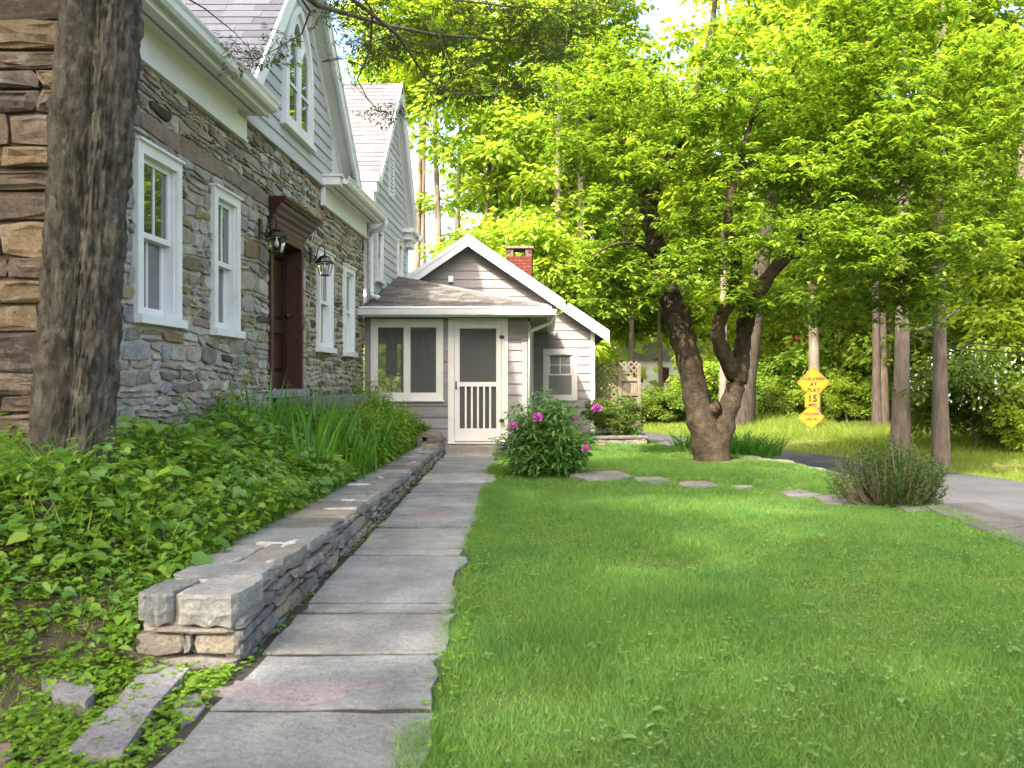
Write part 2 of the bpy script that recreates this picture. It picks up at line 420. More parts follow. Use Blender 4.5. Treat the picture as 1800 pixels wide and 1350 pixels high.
PAL = [lin(x) for x in ('a29e97', '979694', 'aca59a', '9e9080', '8d7d70', 'bab5ab', '807b76', '9c958c', 'a99e90', '93928f')]
PALW = [lin(x) for x in ('8f836f', '7d7260', '9a8a6e', '6f6353', 'a39a88', '57504a', '87775d')]
PALQ = [lin(x) for x in ('75685a', '7d6f58', '675c50', '574f48', '806f57', '6c6154')]
def stones(parent, polys, m, dfun, pal, rng, score, name='stone', limit=290, mat=STONE, ring3=False, deep=.03, inset=.16, rough=.25):
    order = sorted(range(len(polys)), key=lambda i: -score(polys[i])); rest = MB(); rc = []
    for r, i in enumerate(order):
        p = polys[i]; pl = pal(p) if callable(pal) else pal
        c = np.array(rng.choice(pl)) * rng.uniform(.8, 1.2)
        v, f = stone_geo(p, dfun(p), rng, m, ring3=ring3, deep=deep, inset=inset, rough=rough)
        if r < limit: link(name, mesh_py(name, v, f, mat, c), parent)
        else: rest.add(v, f); rc += [c] * len(v)
    if rest.v:
        o = rest.build('small_' + name + 's', mat, parent, col=np.array(rc)); o['kind'] = 'stuff'

def wall_holes(mb, m, u0, u1, v0, v1, holes, d, reveal):
    us = sorted({u0, u1, *[h[0] for h in holes], *[h[1] for h in holes]}); vs_ = sorted({v0, v1, *[h[2] for h in holes], *[h[3] for h in holes]})
    for a, b in zip(us[:-1], us[1:]):
        for c, e in zip(vs_[:-1], vs_[1:]):
            cu, cv = (a + b) / 2, (c + e) / 2
            if any(h[0] < cu < h[1] and h[2] < cv < h[3] for h in holes): continue
            mb.add([m(a, c, d), m(b, c, d), m(b, e, d), m(a, e, d)], [(0, 1, 2, 3)])
    for (a, b, c, e) in holes:
        for (p, q, r, s) in (((a, c), (a, e), 0, 0), ((b, c), (b, e), 0, 0), ((a, c), (b, c), 0, 0), ((a, e), (b, e), 0, 0)):
            mb.add([m(*p, d), m(*q, d), m(*q, d - reveal), m(*p, d - reveal)], [(0, 1, 2, 3)])
    return mb

# ------------------------------------------------------------------ flagstone path
rng = random.Random(4)
path_v, path_f = [], []
for i, y in enumerate(np.linspace(1.2, 14.0, 40)):
    path_v += [(float(xl(y)) - .02, y, .0195), (float(xr(y)) - .01, y, .0195)]
path_f = [(2 * i, 2 * i + 1, 2 * i + 3, 2 * i + 2) for i in range(39)]
PATHSOIL = surf('path_soil', (.028, .024, .018), (.05, .043, .031), 9, .95, .8, 40, .02)
path = props(link('garden_path', mesh_py('garden_path', path_v, path_f, PATHSOIL)), kind='structure')
mflag = lambda u, v, d: (u, v, d - .008)
YS = [1.55, 2.2, 2.94, 3.54, 4.17, 4.36, 5.56, 5.78, 6.62, 6.9, 7.75, 8.5, 8.72, 9.5, 10.3, 10.55, 11.3, 12.0, 12.7, 13.35, 13.95]
PALF = [lin(x) for x in ('878783', '8e8d86', '7d7e7b', '93928b', '82827d')]
for i, (a, b) in enumerate(zip(YS[:-1], YS[1:])):
    g = .019
    L0, L1 = float(xl(a)) + rng.uniform(0, .05), float(xl(b)) + rng.uniform(0, .05)
    ro = rng.uniform(-.07, .05)
    R0, R1 = float(xr(a)) + ro + rng.uniform(-.02, .02), float(xr(b)) + ro + rng.uniform(-.02, .02)
    if i in (2, 3): L0, L1 = L0 - .02, L1 + .02
    sk = rng.uniform(-.03, .03); n = 9
    pts = [(L0 + (R0 - L0) * t, a + g + sk * (t - .5) + rng.uniform(-.006, .012)) for t in np.linspace(0, 1, n)]
    pts += [(R0 + (R1 - R0) * t + rng.uniform(-.04, .03), a + (b - a) * t) for t in (.15, .35, .6, .85)]
    pts += [(R1 + (L1 - R1) * t, b - g + sk * (.5 - t) + rng.uniform(-.006, .006)) for t in np.linspace(0, 1, n)]
    pts += [(L1 + (L0 - L1) * t + rng.uniform(-.015, .015), b + (a - b) * t) for t in (.3, .6)]
    v, f = stone_geo(np.array(pts), .035 + rng.uniform(-.002, .003), rng, mflag, inset=.008, rough=.10, deep=.02, ring3=True, edge=(.90, .06))
    fs = link('flagstone', mesh_py('flagstone', v, f, SLATE, np.array(rng.choice(PALF)) * rng.uniform(.74, 1.1) ), path)
    if i in (2, 9):        # weathered layer flaked off the slab
        cx_, cy_ = (L0 + R0) / 2 - .12 * (i == 2), a + (b - a) * .33; q = []
        for k in range(16):
            t = 2 * math.pi * k / 16; r = rng.uniform(.55, 1.25); q.append((cx_ + .30 * r * math.cos(t) + .05 * math.sin(3 * t), cy_ + (b - a) * .2 * r * math.sin(t) + .03 * math.cos(2 * t)))
        v, f = stone_geo(np.array(q), .0335, rng, lambda u, w, d: (u, w, d + .0015), inset=.1, rough=.04, deep=0, edge=(.93, .03)); link('flaked_layer', mesh_py('flaked_layer', v, f, SLATE, np.array(lin('857b77'))), fs)
# threshold stone at the porch door is a slab of the path
v, f = stone_geo(np.array([(-1.72, 13.62), (-1.2, 13.6), (-.78, 13.63), (-.76, 13.9), (-.78, 14.0), (-1.3, 14.0), (-1.72, 14.0), (-1.74, 13.8)]), .13, rng, mflag, inset=.03, rough=.05, deep=.02)
link('threshold_stone', mesh_py('threshold_stone', v, f, SLATE, np.array(lin('8b8278'))), path)

# loose flat stones beside the end of the retaining wall
def flat_stone(name, pix, z, d, label, group=None, colr='7d7a78', cat='stone'):
    pts = np.array([((x - VX) / F * (CH - z) * F / (y - VY), (CH - z) * F / (y - VY)) for x, y in pix])
    q = []
    for a, b in zip(pts, np.roll(pts, -1, 0)):
        q.append(a); q.append((a + b) / 2 + np.array([rng.uniform(-.02, .02), rng.uniform(-.02, .02)]))
    base = z - d
    v, f = stone_geo(np.array(q), d, rng, lambda u, w, e: (u, w, base + e), inset=.03, rough=.06, deep=.06, ring3=True)
    o = link(name, mesh_py(name, v, f, SLATE, np.array(lin(colr)) * rng.uniform(.9, 1.1)))
    return props(o, label, cat, group)
flat_stone('paving_slab', [(118, 1318), (215, 1325), (335, 1172), (262, 1160)], .05, .06, 'long grey slab lying aslant in the weeds before the wall end')
flat_stone('paving_slab', [(68, 1180), (130, 1170), (165, 1205), (150, 1235), (105, 1222)], .06, .06, 'small pointed grey slab in weeds between the long slab and the round one')
flat_stone('paving_slab', [(-60, 1165), (0, 1142), (30, 1160), (0, 1180), (-50, 1190)], .07, .06, 'rounded grey slab half sunk in the weedy soil under the trunk')
flat_stone('paving_slab', [(300, 1235), (345, 1215), (362, 1240), (318, 1275)], .03, .05, 'little dark slab in the weeds between long slab and path')
flat_stone('paving_slab', [(-40, 1305), (10, 1295), (22, 1330), (-20, 1345)], .04, .05, 'brownish stone lump at the lawn of weeds beside the long slab', colr='8a7a66')

# ------------------------------------------------------------------ retaining wall
rng = random.Random(11)
YW0, YW1 = 3.42, 13.55
rw = thing('retaining_wall', (float(xw(YW0)) - .2, YW0, 0), 'low dry stone retaining wall with flat capstones along the path', 'wall')
mwall = lambda u, v, d: (float(xw(u)) - .035 + d, u, v)
core_v, core_f = [], []
uu = np.linspace(YW0 + .05, YW1, 50)
for u in uu:
    x1 = float(xw(u)) - .045; x0 = x1 - .37; t = float(wtop(u)) - .012
    core_v += [(x1, u, -.1), (x1, u, t), (x0, u, t), (x0, u, -.1)]
for i in range(49):
    for j in range(3): core_f.append((4 * i + j, 4 * i + j + 1, 4 * i + 5 + j, 4 * i + 4 + j))
core_f += [(0, 1, 2, 3), (196, 197, 198, 199)]
link('mortar_core', mesh_py('mortar_core', core_v, core_f, MORTAR), rw)
polys = []
u = YW0
segs = np.arange(YW0, YW1, 1.0)
for a in segs:
    b = min(a + 1.0, YW1); mid = (a + b) / 2; top = float(wtop(mid)) - .085
    polys += rubble(a, b, [-.03, top], (.04, .075), (.07, .24), [], rng, .004, .007, .006, .12)
PALR = [lin(x) for x in ('837d74', '76726d', '8f8473', '7f786f', '66635f', '8a8070', '837a6e', '72716f')]
stones(rw, polys, mwall, lambda p: rng.uniform(.03, .055), PALR, rng, lambda p: (np.ptp(p[:, 0]) * np.ptp(p[:, 1])) / p[:, 0].mean() ** 2.5, limit=285, inset=.1, deep=.02)
# front end of the wall
xe0, xe1 = float(xw(YW0)) - .43, float(xw(YW0)) - .005
mfront = lambda u, v, d: (u, YW0 + .03 - d, v)
polys = [qpoly(a, b, a, b, c, c, e, e, rng, .008) for a, b, c, e in (
    (xe0, xe0 + .09, -.03, .055), (xe0 + .095, xe1, -.03, .055), (xe0, xe0 + .20, .065, .155), (xe0 + .205, xe0 + .235, .07, .15), (xe0 + .24, xe1, .065, .15), (xe0 + .06, xe1 - .01, .157, .182))]
stones(rw, polys, mfront, lambda p: rng.uniform(.03, .06), PALR, rng, lambda p: 1, inset=.1)
# capstones: pairs at the end, then slabs across the wall
mcap_z = lambda u: float(wtop(u))
def rough_rect(x0, x1, y0, y1, n=4, j=.012, rnd=.02):
    c = [(x0 + rnd, y0), (x1 - rnd, y0), (x1, y0 + rnd), (x1, y1 - rnd), (x1 - rnd, y1), (x0 + rnd, y1), (x0, y1 - rnd), (x0, y0 + rnd)]; o = []
    for i in range(8):
        a, b = np.array(c[i]), np.array(c[(i + 1) % 8]); k = n if i % 2 == 0 else 1
        for t in range(k): o.append(a + (b - a) * t / k + np.array([rng.uniform(-j, j), rng.uniform(-j, j)]))
    return np.array(o)
def cap(x0, x1, y0, y1, th, name='capstone'):
    p = rough_rect(x0 + rng.uniform(-.012, .012), x1 + rng.uniform(-.012, .012), y0 + rng.uniform(-.01, .01), y1, 4, .009, .03)
    b0 = th; tz = rng.uniform(0, .012); n = len(p); c = p.mean(0); v = []; rg = lambda k: [rng.uniform(-k, k) for _ in range(n)]
    for (sc, dz, jz) in ((.95, -th, .012), (1.01, -th * .6, .015), (.975, -th * .28, .012), (.985, -.018, .008), (.95, -.002, .003), (.6, 0.0, .003)):
        for q, e, s_ in zip(p, rg(jz), rg(.026 if dz < -.02 else .012)): w = c + (q - c) * (sc + s_); v.append((w[0], w[1], mcap_z(w[1]) + tz + dz + e))
    f = [(k * n + i, k * n + (i + 1) % n, (k + 1) * n + (i + 1) % n, (k + 1) * n + i) for k in range(5) for i in range(n)]
    v.append((c[0], c[1], mcap_z(c[1]) + tz)); f += [(5 * n + i, 5 * n + (i + 1) % n, 6 * n) for i in range(n)]
    link(name, mesh_py(name, v, f, SLATE, np.array(rng.choice(PALF[:4] + PALR[:4])) * rng.uniform(.8, 1.08)), rw)
cap(xe0 - .005, xe0 + .155, YW0 - .01, YW0 + .30, .125); cap(xe0 + .18, xe1 + .01, YW0 - .015, YW0 + .34, .13)
y = YW0 + .36; JOINTS = [y - .012]
while y < YW1 - .3:
    l = rng.uniform(.28, .62); b = min(y + l, YW1); xa = float(xw((y + b) / 2))
    if rng.random() < .3:
        k = rng.uniform(.13, .28); cap(xa - .43, xa - .43 + k - .012, y, b, .075); cap(xa - .43 + k + .015, xa + .005, y + rng.uniform(-.02, .02), b, .075)
    else: cap(xa - .43 + rng.uniform(-.02, .02), xa + rng.uniform(-.012, .012), y, b, .075)
    y = b + rng.uniform(.012, .035); JOINTS.append((y + b) / 2)
lm_v, lm_f = [], []
for i, u in enumerate(uu):
    x1 = float(xw(u)) - .03; lm_v += [(x1, u, float(wtop(u)) - .014), (x1 - .385, u, float(wtop(u)) - .014)]
lm_f = [(2 * i, 2 * i + 1, 2 * i + 3, 2 * i + 2) for i in range(49)]
link('pointing', mesh_py('pointing', lm_v, lm_f, LIMEMORTAR), rw)
for y in JOINTS:
    if rng.random() < .4: continue
    for _ in range(rng.choice((1, 1, 2))):
        xa = float(xw(y)) - rng.uniform(.05, .36); rx, ry = rng.uniform(.03, .16), rng.uniform(.012, .04); a0 = rng.choice((rng.uniform(-.3, .3), rng.uniform(-.3, .3), rng.uniform(1.0, 2.0))); n = 15; q = []
        for k in range(n):
            t = 2 * math.pi * k / n; r = rng.uniform(.55, 1.15); u, w_ = rx * r * math.cos(t), ry * r * math.sin(t); q.append((xa + u * math.cos(a0) - w_ * math.sin(a0), y + u * math.sin(a0) + w_ * math.cos(a0)))
        q = np.array(q); q[:, 0] = np.clip(q[:, 0], float(xw(y)) - .40, float(xw(y)) - .016); v, f = stone_geo(q, .0135 + .010, rng, lambda a, b, d: (a, b, mcap_z(b) - .012 + d), inset=.2, rough=.15, deep=.0, edge=(.75, .1)); link('mortar_smear', mesh_py('mortar_smear', v, f, LIMEMORTAR), rw)
# stacked slabs at the porch end of the wall
st = thing('stone_steps', (-2.0, 13.5, 0), 'stacked rough grey slabs at the porch end of the retaining wall', 'steps')
for k, (x0, x1, y0, y1, z0, z1) in enumerate(((-2.25, -1.74, 13.2, 13.7, -.02, .20), (-2.0, -1.72, 13.35, 13.95, .205, .27), (-2.5, -1.8, 13.6, 14.0, .275, .36), (-2.75, -2.05, 13.0, 13.5, .1, .33))):
    p = qpoly(x0, x1, x0, x1, y0, y0, y1, y1, rng, .02)
    v, f = stone_geo(p, z1 - z0, rng, lambda a, b, d: (a, b, z0 + d), inset=.05, rough=.12, deep=0, ring3=True)
    link('slab', mesh_py('slab', v, f, SLATE, np.array(rng.choice(PALR))), st)

# ------------------------------------------------------------------ boards, shingles, windows
def mX(X0): return lambda u, v, d: (X0 + d, u, v)
def mY(Y0): return lambda u, v, d: (u, Y0 - d, v)

def siding(parent, m, z0, z1, expo, ur, holes, mat, name='siding_board', t=.024):
    v = z0
    while v < z1 - .005:
        w = min(v + expo, z1); a0, b0 = ur(v); a1, b1 = ur(w)
        if b0 - a0 < .03: break
        act = [h for h in holes if h[2] < w - .002 and h[3] > v + .002 and h[0] < b0 and h[1] > a0]
        cuts = sorted({-1e9, 1e9, *[h[0] for h in act], *[h[1] for h in act]})
        for p, q in zip(cuts[:-1], cuts[1:]):
            hs = [h for h in act if h[0] < (max(p, -99) + min(q, 99)) / 2 < h[1] and h[0] <= p and h[1] >= q]
            vr = [(v, w)]
            for h in hs:
                nv = []
                for c, e in vr:
                    if h[2] > c + .01: nv.append((c, min(e, h[2])))
                    if h[3] < e - .01: nv.append((max(c, h[3]), e))
                vr = nv
            for c, e in vr:
                tc, te = (c - v) / expo, (e - v) / expo
                la, lb = max(p, a0 + (a1 - a0) * tc), min(q, b0 + (b1 - b0) * tc); ua, ub = max(p, a0 + (a1 - a0) * te), min(q, b0 + (b1 - b0) * te)
                if ub - ua < .004: ua = ub = (ua + ub) / 2; ub += .004
                if lb - la < .02: continue
                dl, du = t - (t - .006) * tc, t - (t - .006) * te
                MB().hexa([m(la, c, 0), m(lb, c, 0), m(lb, c, dl), m(la, c, dl), m(ua, e, 0), m(ub, e, 0), m(ub, e, du), m(ua, e, du)]).build(name, mat, parent)
        v = w

SH_CACHE = {}
def shingle_mesh(mat, th):
    k = (mat.name, th)
    if k not in SH_CACHE:
        mb = MB(); mb.hexa([(0, 0, -.002), (1, 0, -.002), (1, 1, -.002), (0, 1, -.002), (0, 0, th), (1, 0, th), (1, 1, .002), (0, 1, .002)])
        SH_CACHE[k] = mesh_py('shingle', mb.v, mb.f, mat)
    return SH_CACHE[k]
def shingles(parent, org, U, Vv, ulen, vlen, mat, rng, expo=.14, wid=(.18, .42), th=.011, ufun=None, limit=290, score=None):
    U = Vector(U).normalized(); Vv = Vector(Vv).normalized(); N = U.cross(Vv)
    if N.z < 0: N = -N
    R = Matrix((U, Vv, N)).transposed(); L = []
    v = 0; k = 0
    while v < vlen - .02:
        e = min(expo, vlen - v); lo, hi = ufun(v) if ufun else (0, ulen); u = lo - rng.uniform(0, wid[0])
        while u < hi - .01:
            w = rng.uniform(*wid); a, b = max(u, lo), min(u + w - .003, hi)
            if b - a > .02: L.append((a, b, v, e * 1.25 if v + e * 1.25 < vlen else e))
            u += w
        v += expo
    rest = []
    if score: L.sort(key=score)
    for i, (a, b, vv, e) in enumerate(L):
        j = rng.choice((0, 0, .004, .008))
        M = Matrix.Translation(Vector(org) + U * a + Vv * (vv - j) + N * rng.uniform(.001, .004)) @ (R.to_4x4()) @ Matrix.Diagonal((b - a, e, 1, 1))
        if i < limit:
            o = link('shingle', shingle_mesh(mat, th), parent); Lb = parent.get('_base')
            o.matrix_basis = M
        else: rest.append(M)
    if rest:
        mb = MB(); me = shingle_mesh(mat, th)
        for M in rest: mb.add([M @ q.co for q in me.vertices], [tuple(p.vertices) for p in me.polygons])
        mb.build('small_shingles', mat, parent)['kind'] = 'stuff'

def frame_rect(mb, m, u0, u1, v0, v1, w, d0, d1, wt=None, wb=None):
    wt = wt or w; wb = wb or w
    mb.cbox(m, u0, u0 + w, v0, v1, d0, d1); mb.cbox(m, u1 - w, u1, v0, v1, d0, d1)
    mb.cbox(m, u0 + w, u1 - w, v0, v0 + wb, d0, d1); mb.cbox(m, u0 + w, u1 - w, v1 - wt, v1, d0, d1); return mb

def sash(parent, m, u0, u1, v0, v1, d, cols, rows, mat, glass, stile=.05, name='sash', wb=None, mw=.022, wt=None):
    mb = MB(); frame_rect(mb, m, u0, u1, v0, v1, stile, d - .035, d, wt, wb); mb.build(name, mat, parent)
    a, b, c, e = u0 + stile, u1 - stile, v0 + (wb or stile), v1 - (wt or stile)
    for i in range(1, cols):
        x = a + (b - a) * i / cols; MB().cbox(m, x - mw / 2, x + mw / 2, c, e, d - .026, d - .006).build('muntin', mat, parent)
    for j in range(1, rows):
        z = c + (e - c) * j / rows; MB().cbox(m, a, b, z - mw / 2, z + mw / 2, d - .027, d - .008).build('muntin', mat, parent)
    for i in range(cols):
        for j in range(rows):
            p, q = a + (b - a) * i / cols, a + (b - a) * (i + 1) / cols; r, s = c + (e - c) * j / rows, c + (e - c) * (j + 1) / rows
            MB().cbox(m, p, q, r, s, d - .020, d - .016).build('pane', glass, parent)

def hung_window(parent, m, u0, u1, v0, v1, mat, glass, cols=2, rows=1, cw=.085, sill=.07, d0=0.0, name='window', rev=1):
    """casing, drip cap, sill, upper and lower sash; d0 = wall face"""
    mb = MB(); mb.cbox(m, u0, u0 + cw, v0 + sill, v1 - .02, d0 - .09, d0 + .035); mb.cbox(m, u1 - cw, u1, v0 + sill, v1 - .02, d0 - .09, d0 + .035)
    mb.cbox(m, u0 + cw, u1 - cw, v1 - .02 - cw, v1 - .02, d0 - .09, d0 + .035); mb.cbox(m, u0 - .012, u1 + .012, v1 - .02, v1, d0 - .05, d0 + .06)
    mb.cbox(m, u0 + cw - .004, u0 + cw + .02, v0 + sill, v1 - .02 - cw, d0 - .12, d0 + .008); mb.cbox(m, u1 - cw - .02, u1 - cw + .004, v0 + sill, v1 - .02 - cw, d0 - .12, d0 + .008)
    w = mb.build(name, mat, parent)
    MB().cbox(m, u0 - .02, u1 + .02, v0, v0 + sill, d0 - .12, d0 + .075).build('sill', mat, w)
    a, b, c, e = u0 + cw + .02, u1 - cw - .02, v0 + sill, v1 - .02 - cw; mid = (c + e) / 2 + .01
    sash(w, m, a, b, mid - .02, e, d0 - .02, cols, rows, mat, glass, .045, 'upper_sash')
    sash(w, m, a, b, c, mid + .02, d0 - .075, cols, rows, mat, glass, .045, 'lower_sash', wb=.075)
    return w
# ------------------------------------------------------------------ stone house
rng = random.Random(21)
XW = -3.15; YC = 5.41; YE = 14.05
house = thing('stone_house', (-5, 9.5, 0), 'old rubble stone house with white eaves and a steep grey gable dormer', 'house')
WIN = [(6.26, 7.01, 1.645, 3.06), (7.69, 8.34, 1.63, 3.045), (11.2, 11.95, 1.60, 3.02), (12.62, 13.27, 1.585, 3.0)]
DOOR = (9.27, 10.48, 1.10, 2.98)
mf = mX(XW)
holes = [(a, b, c + .02, e - .01) for a, b, c, e in WIN] + [DOOR]
mb = MB(); wall_holes(mb, mf, YC, YE, 0, 4.1, holes, -.012, .35)
wall = mb.build('front_wall', MORTAR, house)
vb = [.25, 1.10, 1.62, 2.98, 3.035, 3.14, 3.30, 4.05]
hs = [(a - .01, b + .01, 1.62, 3.035) for a, b, c, e in WIN] + [(DOOR[0] - .01, DOOR[1] + .01, 1.10, 3.03)]
polys = rubble(YC, 10.7, [.25, 1.10, 1.62, 3.035, 3.14, 3.31, 4.05], (.055, .13), (.07, .28), hs, rng, .0085, .015, .04, .34, big=(3.14,))
polys += rubble(10.7, YE, [.25, 1.10, 1.62, 3.035, 4.05], (.06, .14), (.07, .26), hs, rng, .017, .016, .04, .25)
def palf(p):
    y = p[:, 0].mean(); z = p[:, 1].mean()
    if 3.14 <= z < 3.31 and 6.0 < y < 9.0 and np.ptp(p[:, 0]) > .5: return [lin('85766a'), lin('8b7766'), lin('7d7169')]
    if y > 10.7: return PALW
    return PAL if rng.random() < .85 else PALW
stones(wall, polys, mf, lambda p: rng.uniform(.0, .022) if p[:, 0].mean() < 10.6 else rng.uniform(-.008, .012), palf, rng,
       lambda p: np.ptp(p[:, 0]) * np.ptp(p[:, 1]) / p[:, 0].mean() ** 2.2, limit=295, inset=.14, rough=.5)
# gable end of the house, facing the lawn
gw = MB(); me_ = mY(YC); gw.cbox(me_, -8, XW - .005, 0, 4.6, -.3, -.012); gend = gw.build('end_wall', MORTAR_D, house)
polys = rubble(-5.2, XW + .02, [.3, 4.3], (.15, .23), (.25, .6), [], rng, .006, .010, .012, .04)
stones(gend, polys, me_, lambda p: rng.uniform(.02, .06), PALQ, rng, lambda p: 1, inset=.24, rough=.9, limit=250, ring3=True)
for i, w in enumerate(WIN): hung_window(house, mf, *w, WHITE, GLASS, name='window')
# door
y0, y1, z0, z1 = DOOR
fr = MB(); fr.cbox(mf, y0, y0 + .07, z0, z1, -.3, .03); fr.cbox(mf, y1 - .07, y1, z0, z1, -.3, .03); fr.cbox(mf, y0 + .07, y1 - .07, z1 - .13, z1, -.3, .03)
fr.build('door_frame', WOODL, house)
dm = mX(XW - .16); dr = MB()
a, b, c, e = y0 + .07, y1 - .07, z0 + .01, z1 - .13
frame_rect(dr, dm, a, b, c, e, .13, -.045, 0, .13, .2)
dr.cbox(dm, (a + b) / 2 - .06, (a + b) / 2 + .06, c + .2, e - .13, -.044, -.001)
zz = c + .68
dr.cbox(dm, a + .13, (a + b) / 2 - .06, zz, zz + .16, -.045, -.0005); dr.cbox(dm, (a + b) / 2 + .06, b - .13, zz, zz + .16, -.045, -.0005)
door = dr.build('door', WOOD, house)
for (p, q) in ((a + .13, (a + b) / 2 - .06), ((a + b) / 2 + .06, b - .13)):
    for (r, s) in ((c + .2, zz), (zz + .16, e - .13)):
        k = MB(); k.cbox(dm, p, q, r, s, -.04, -.03)
        k.add([dm(p + .01, r + .01, -.03), dm(q - .01, r + .01, -.03), dm(q - .01, s - .01, -.03), dm(p + .01, s - .01, -.03), dm(p + .05, r + .05, -.012), dm(q - .05, r + .05, -.012), dm(q - .05, s - .05, -.012), dm(p + .05, s - .05, -.012)],
              [(0, 1, 5, 4), (1, 2, 6, 5), (2, 3, 7, 6), (3, 0, 4, 7), (4, 5, 6, 7)]); k.build('door_panel', WOOD, door)
MB().lathe(dm(b - .06, 2.02, .03), [(0, -.03), (.025, -.02), (.03, 0), (.025, .02), (0, .03)], 10).build('door_knob', IRON, door, True)
# moulded cornice over the door
cn = MB(); prof = [(-.02, 2.97), (.035, 2.97), (.045, 3.02), (.06, 3.03), (.07, 3.07), (.105, 3.10), (.115, 3.13), (.15, 3.165), (.165, 3.20), (.205, 3.205), (.205, 3.235), (.22, 3.24), (.22, 3.265), (-.02, 3.275)]
ya, yb = y0 - .02, y1 + .05; n = len(prof)
cv = [(XW + d, ya - max(d, 0) * .35, z) for d, z in prof] + [(XW + d, yb + max(d, 0) * .9, z) for d, z in prof]
cn.add(cv, [tuple(range(n - 1, -1, -1)), tuple(range(n, 2 * n))] + [(i, (i + 1) % n, (i + 1) % n + n, i + n) for i in range(n)])
cn.build('door_cornice', WOODL, house)
p = qpoly(XW - .3, XW + .1, XW - .3, XW + .1, y0 - .05, y0 - .05, y1 + .1, y1 + .1, rng, .01)
v, f = stone_geo(p, .09, rng, lambda u, w, d: (u, w, 1.01 + d), inset=.03, rough=.1, deep=0, ring3=True); link('door_sill', mesh_py('door_sill', v, f, SLATE, np.array(lin('85858a'))), house)
p = qpoly(XW + .03, XW + .5, XW + .03, XW + .5, 9.3, 9.3, 12.3, 12.3, rng, .02)
v, f = stone_geo(p, .16, rng, lambda u, w, d: (u, w, .84 + d), inset=.03, rough=.06, deep=0, ring3=True); link('doorstep', mesh_py('doorstep', v, f, SLATE, np.array(lin('6f6e70'))), house)
p = qpoly(XW + .03, XW + .45, XW + .03, XW + .45, 9.4, 9.4, 12.2, 12.2, rng, .02)
v, f = stone_geo(p, .5, rng, lambda u, w, d: (u, w, .335 + d), inset=.03, rough=.06, deep=0, ring3=True); link('doorstep', mesh_py('doorstep', v, f, SLATE, np.array(lin('6a6866'))), house)

# eaves: frieze, soffit, vent slots, fascia, gutter
def eave(ya, yb, zf, parent, seam=0):
    MB().cbox(mf, ya, yb, zf, zf + .25, .0, .04).build('frieze_board', WHITE, parent)
    MB().cbox(mf, ya, yb, zf - .03, zf, .0, .055).build('frieze_moulding', WHITE, parent)
    so = MB().cbox(mf, ya, yb, zf + .25, zf + .27, -.02, .25).build('soffit', WHITE, parent)
    vb_ = MB(); y = ya + .05
    while y < yb - .05: vb_.cbox(mf, y, y + .018, zf + .2485, zf + .2505, .135, .165); y += .034
    vb_.build('vent_strip', DARK, so)
    MB().cbox(mf, ya, yb, zf + .23, zf + .36, .25, .275).build('fascia', WHITE, parent)
    g = [(.275, .29), (.335, .275), (.36, .30), (.365, .345), (.385, .37), (.385, .385), (.375, .385), (.36, .36), (.345, .31), (.3, .30), (.29, .385), (.275, .385)]
    MB().prism(lambda u, v, d: (XW + u, d, zf + v), g, ya, yb).build('gutter', WHITE, parent)
eave(5.0, 8.49, 3.68, house); eave(11.45, 14.22, 3.66, house)
# end blocks of the eaves beside the dormer
rt = MB(); rt.prism(mf, [(11.78, 3.95), (12.6, 3.95), (12.6, 4.08), (11.78, 4.8)], -.06, .03); rt.cbox(mf, 11.38, 11.449, 3.63, 3.92, 0, .06); rt.cbox(mf, 11.34, 11.449, 3.905, 4.02, 0, .27); rt.cbox(mf, 11.32, 11.449, 4.02, 4.045, -.02, .31); rt.build('cornice_return', WHITE, house)
# main roof (rises behind the gutter)
mr = MB()
for (a, b) in ((4.9, 8.46), (12.1, 14.3)):
    mr.add([(-2.86, a, 4.03), (-2.86, b, 4.03), (-6.8, b, 7.0), (-6.8, a, 7.0), (-2.9, a, 3.95), (-2.9, b, 3.95), (-6.8, b, 6.92), (-6.8, a, 6.92)],
           [(0, 1, 2, 3), (7, 6, 5, 4), (0, 4, 5, 1), (1, 5, 6, 2), (3, 2, 6, 7), (0, 3, 7, 4)])
mr.add([(-10.7, 4.9, 4.03), (-10.7, 14.3, 4.03), (-6.8, 14.3, 7.0), (-6.8, 4.9, 7.0)], [(0, 1, 2, 3)])
mr.build('main_roof', SHING, house)

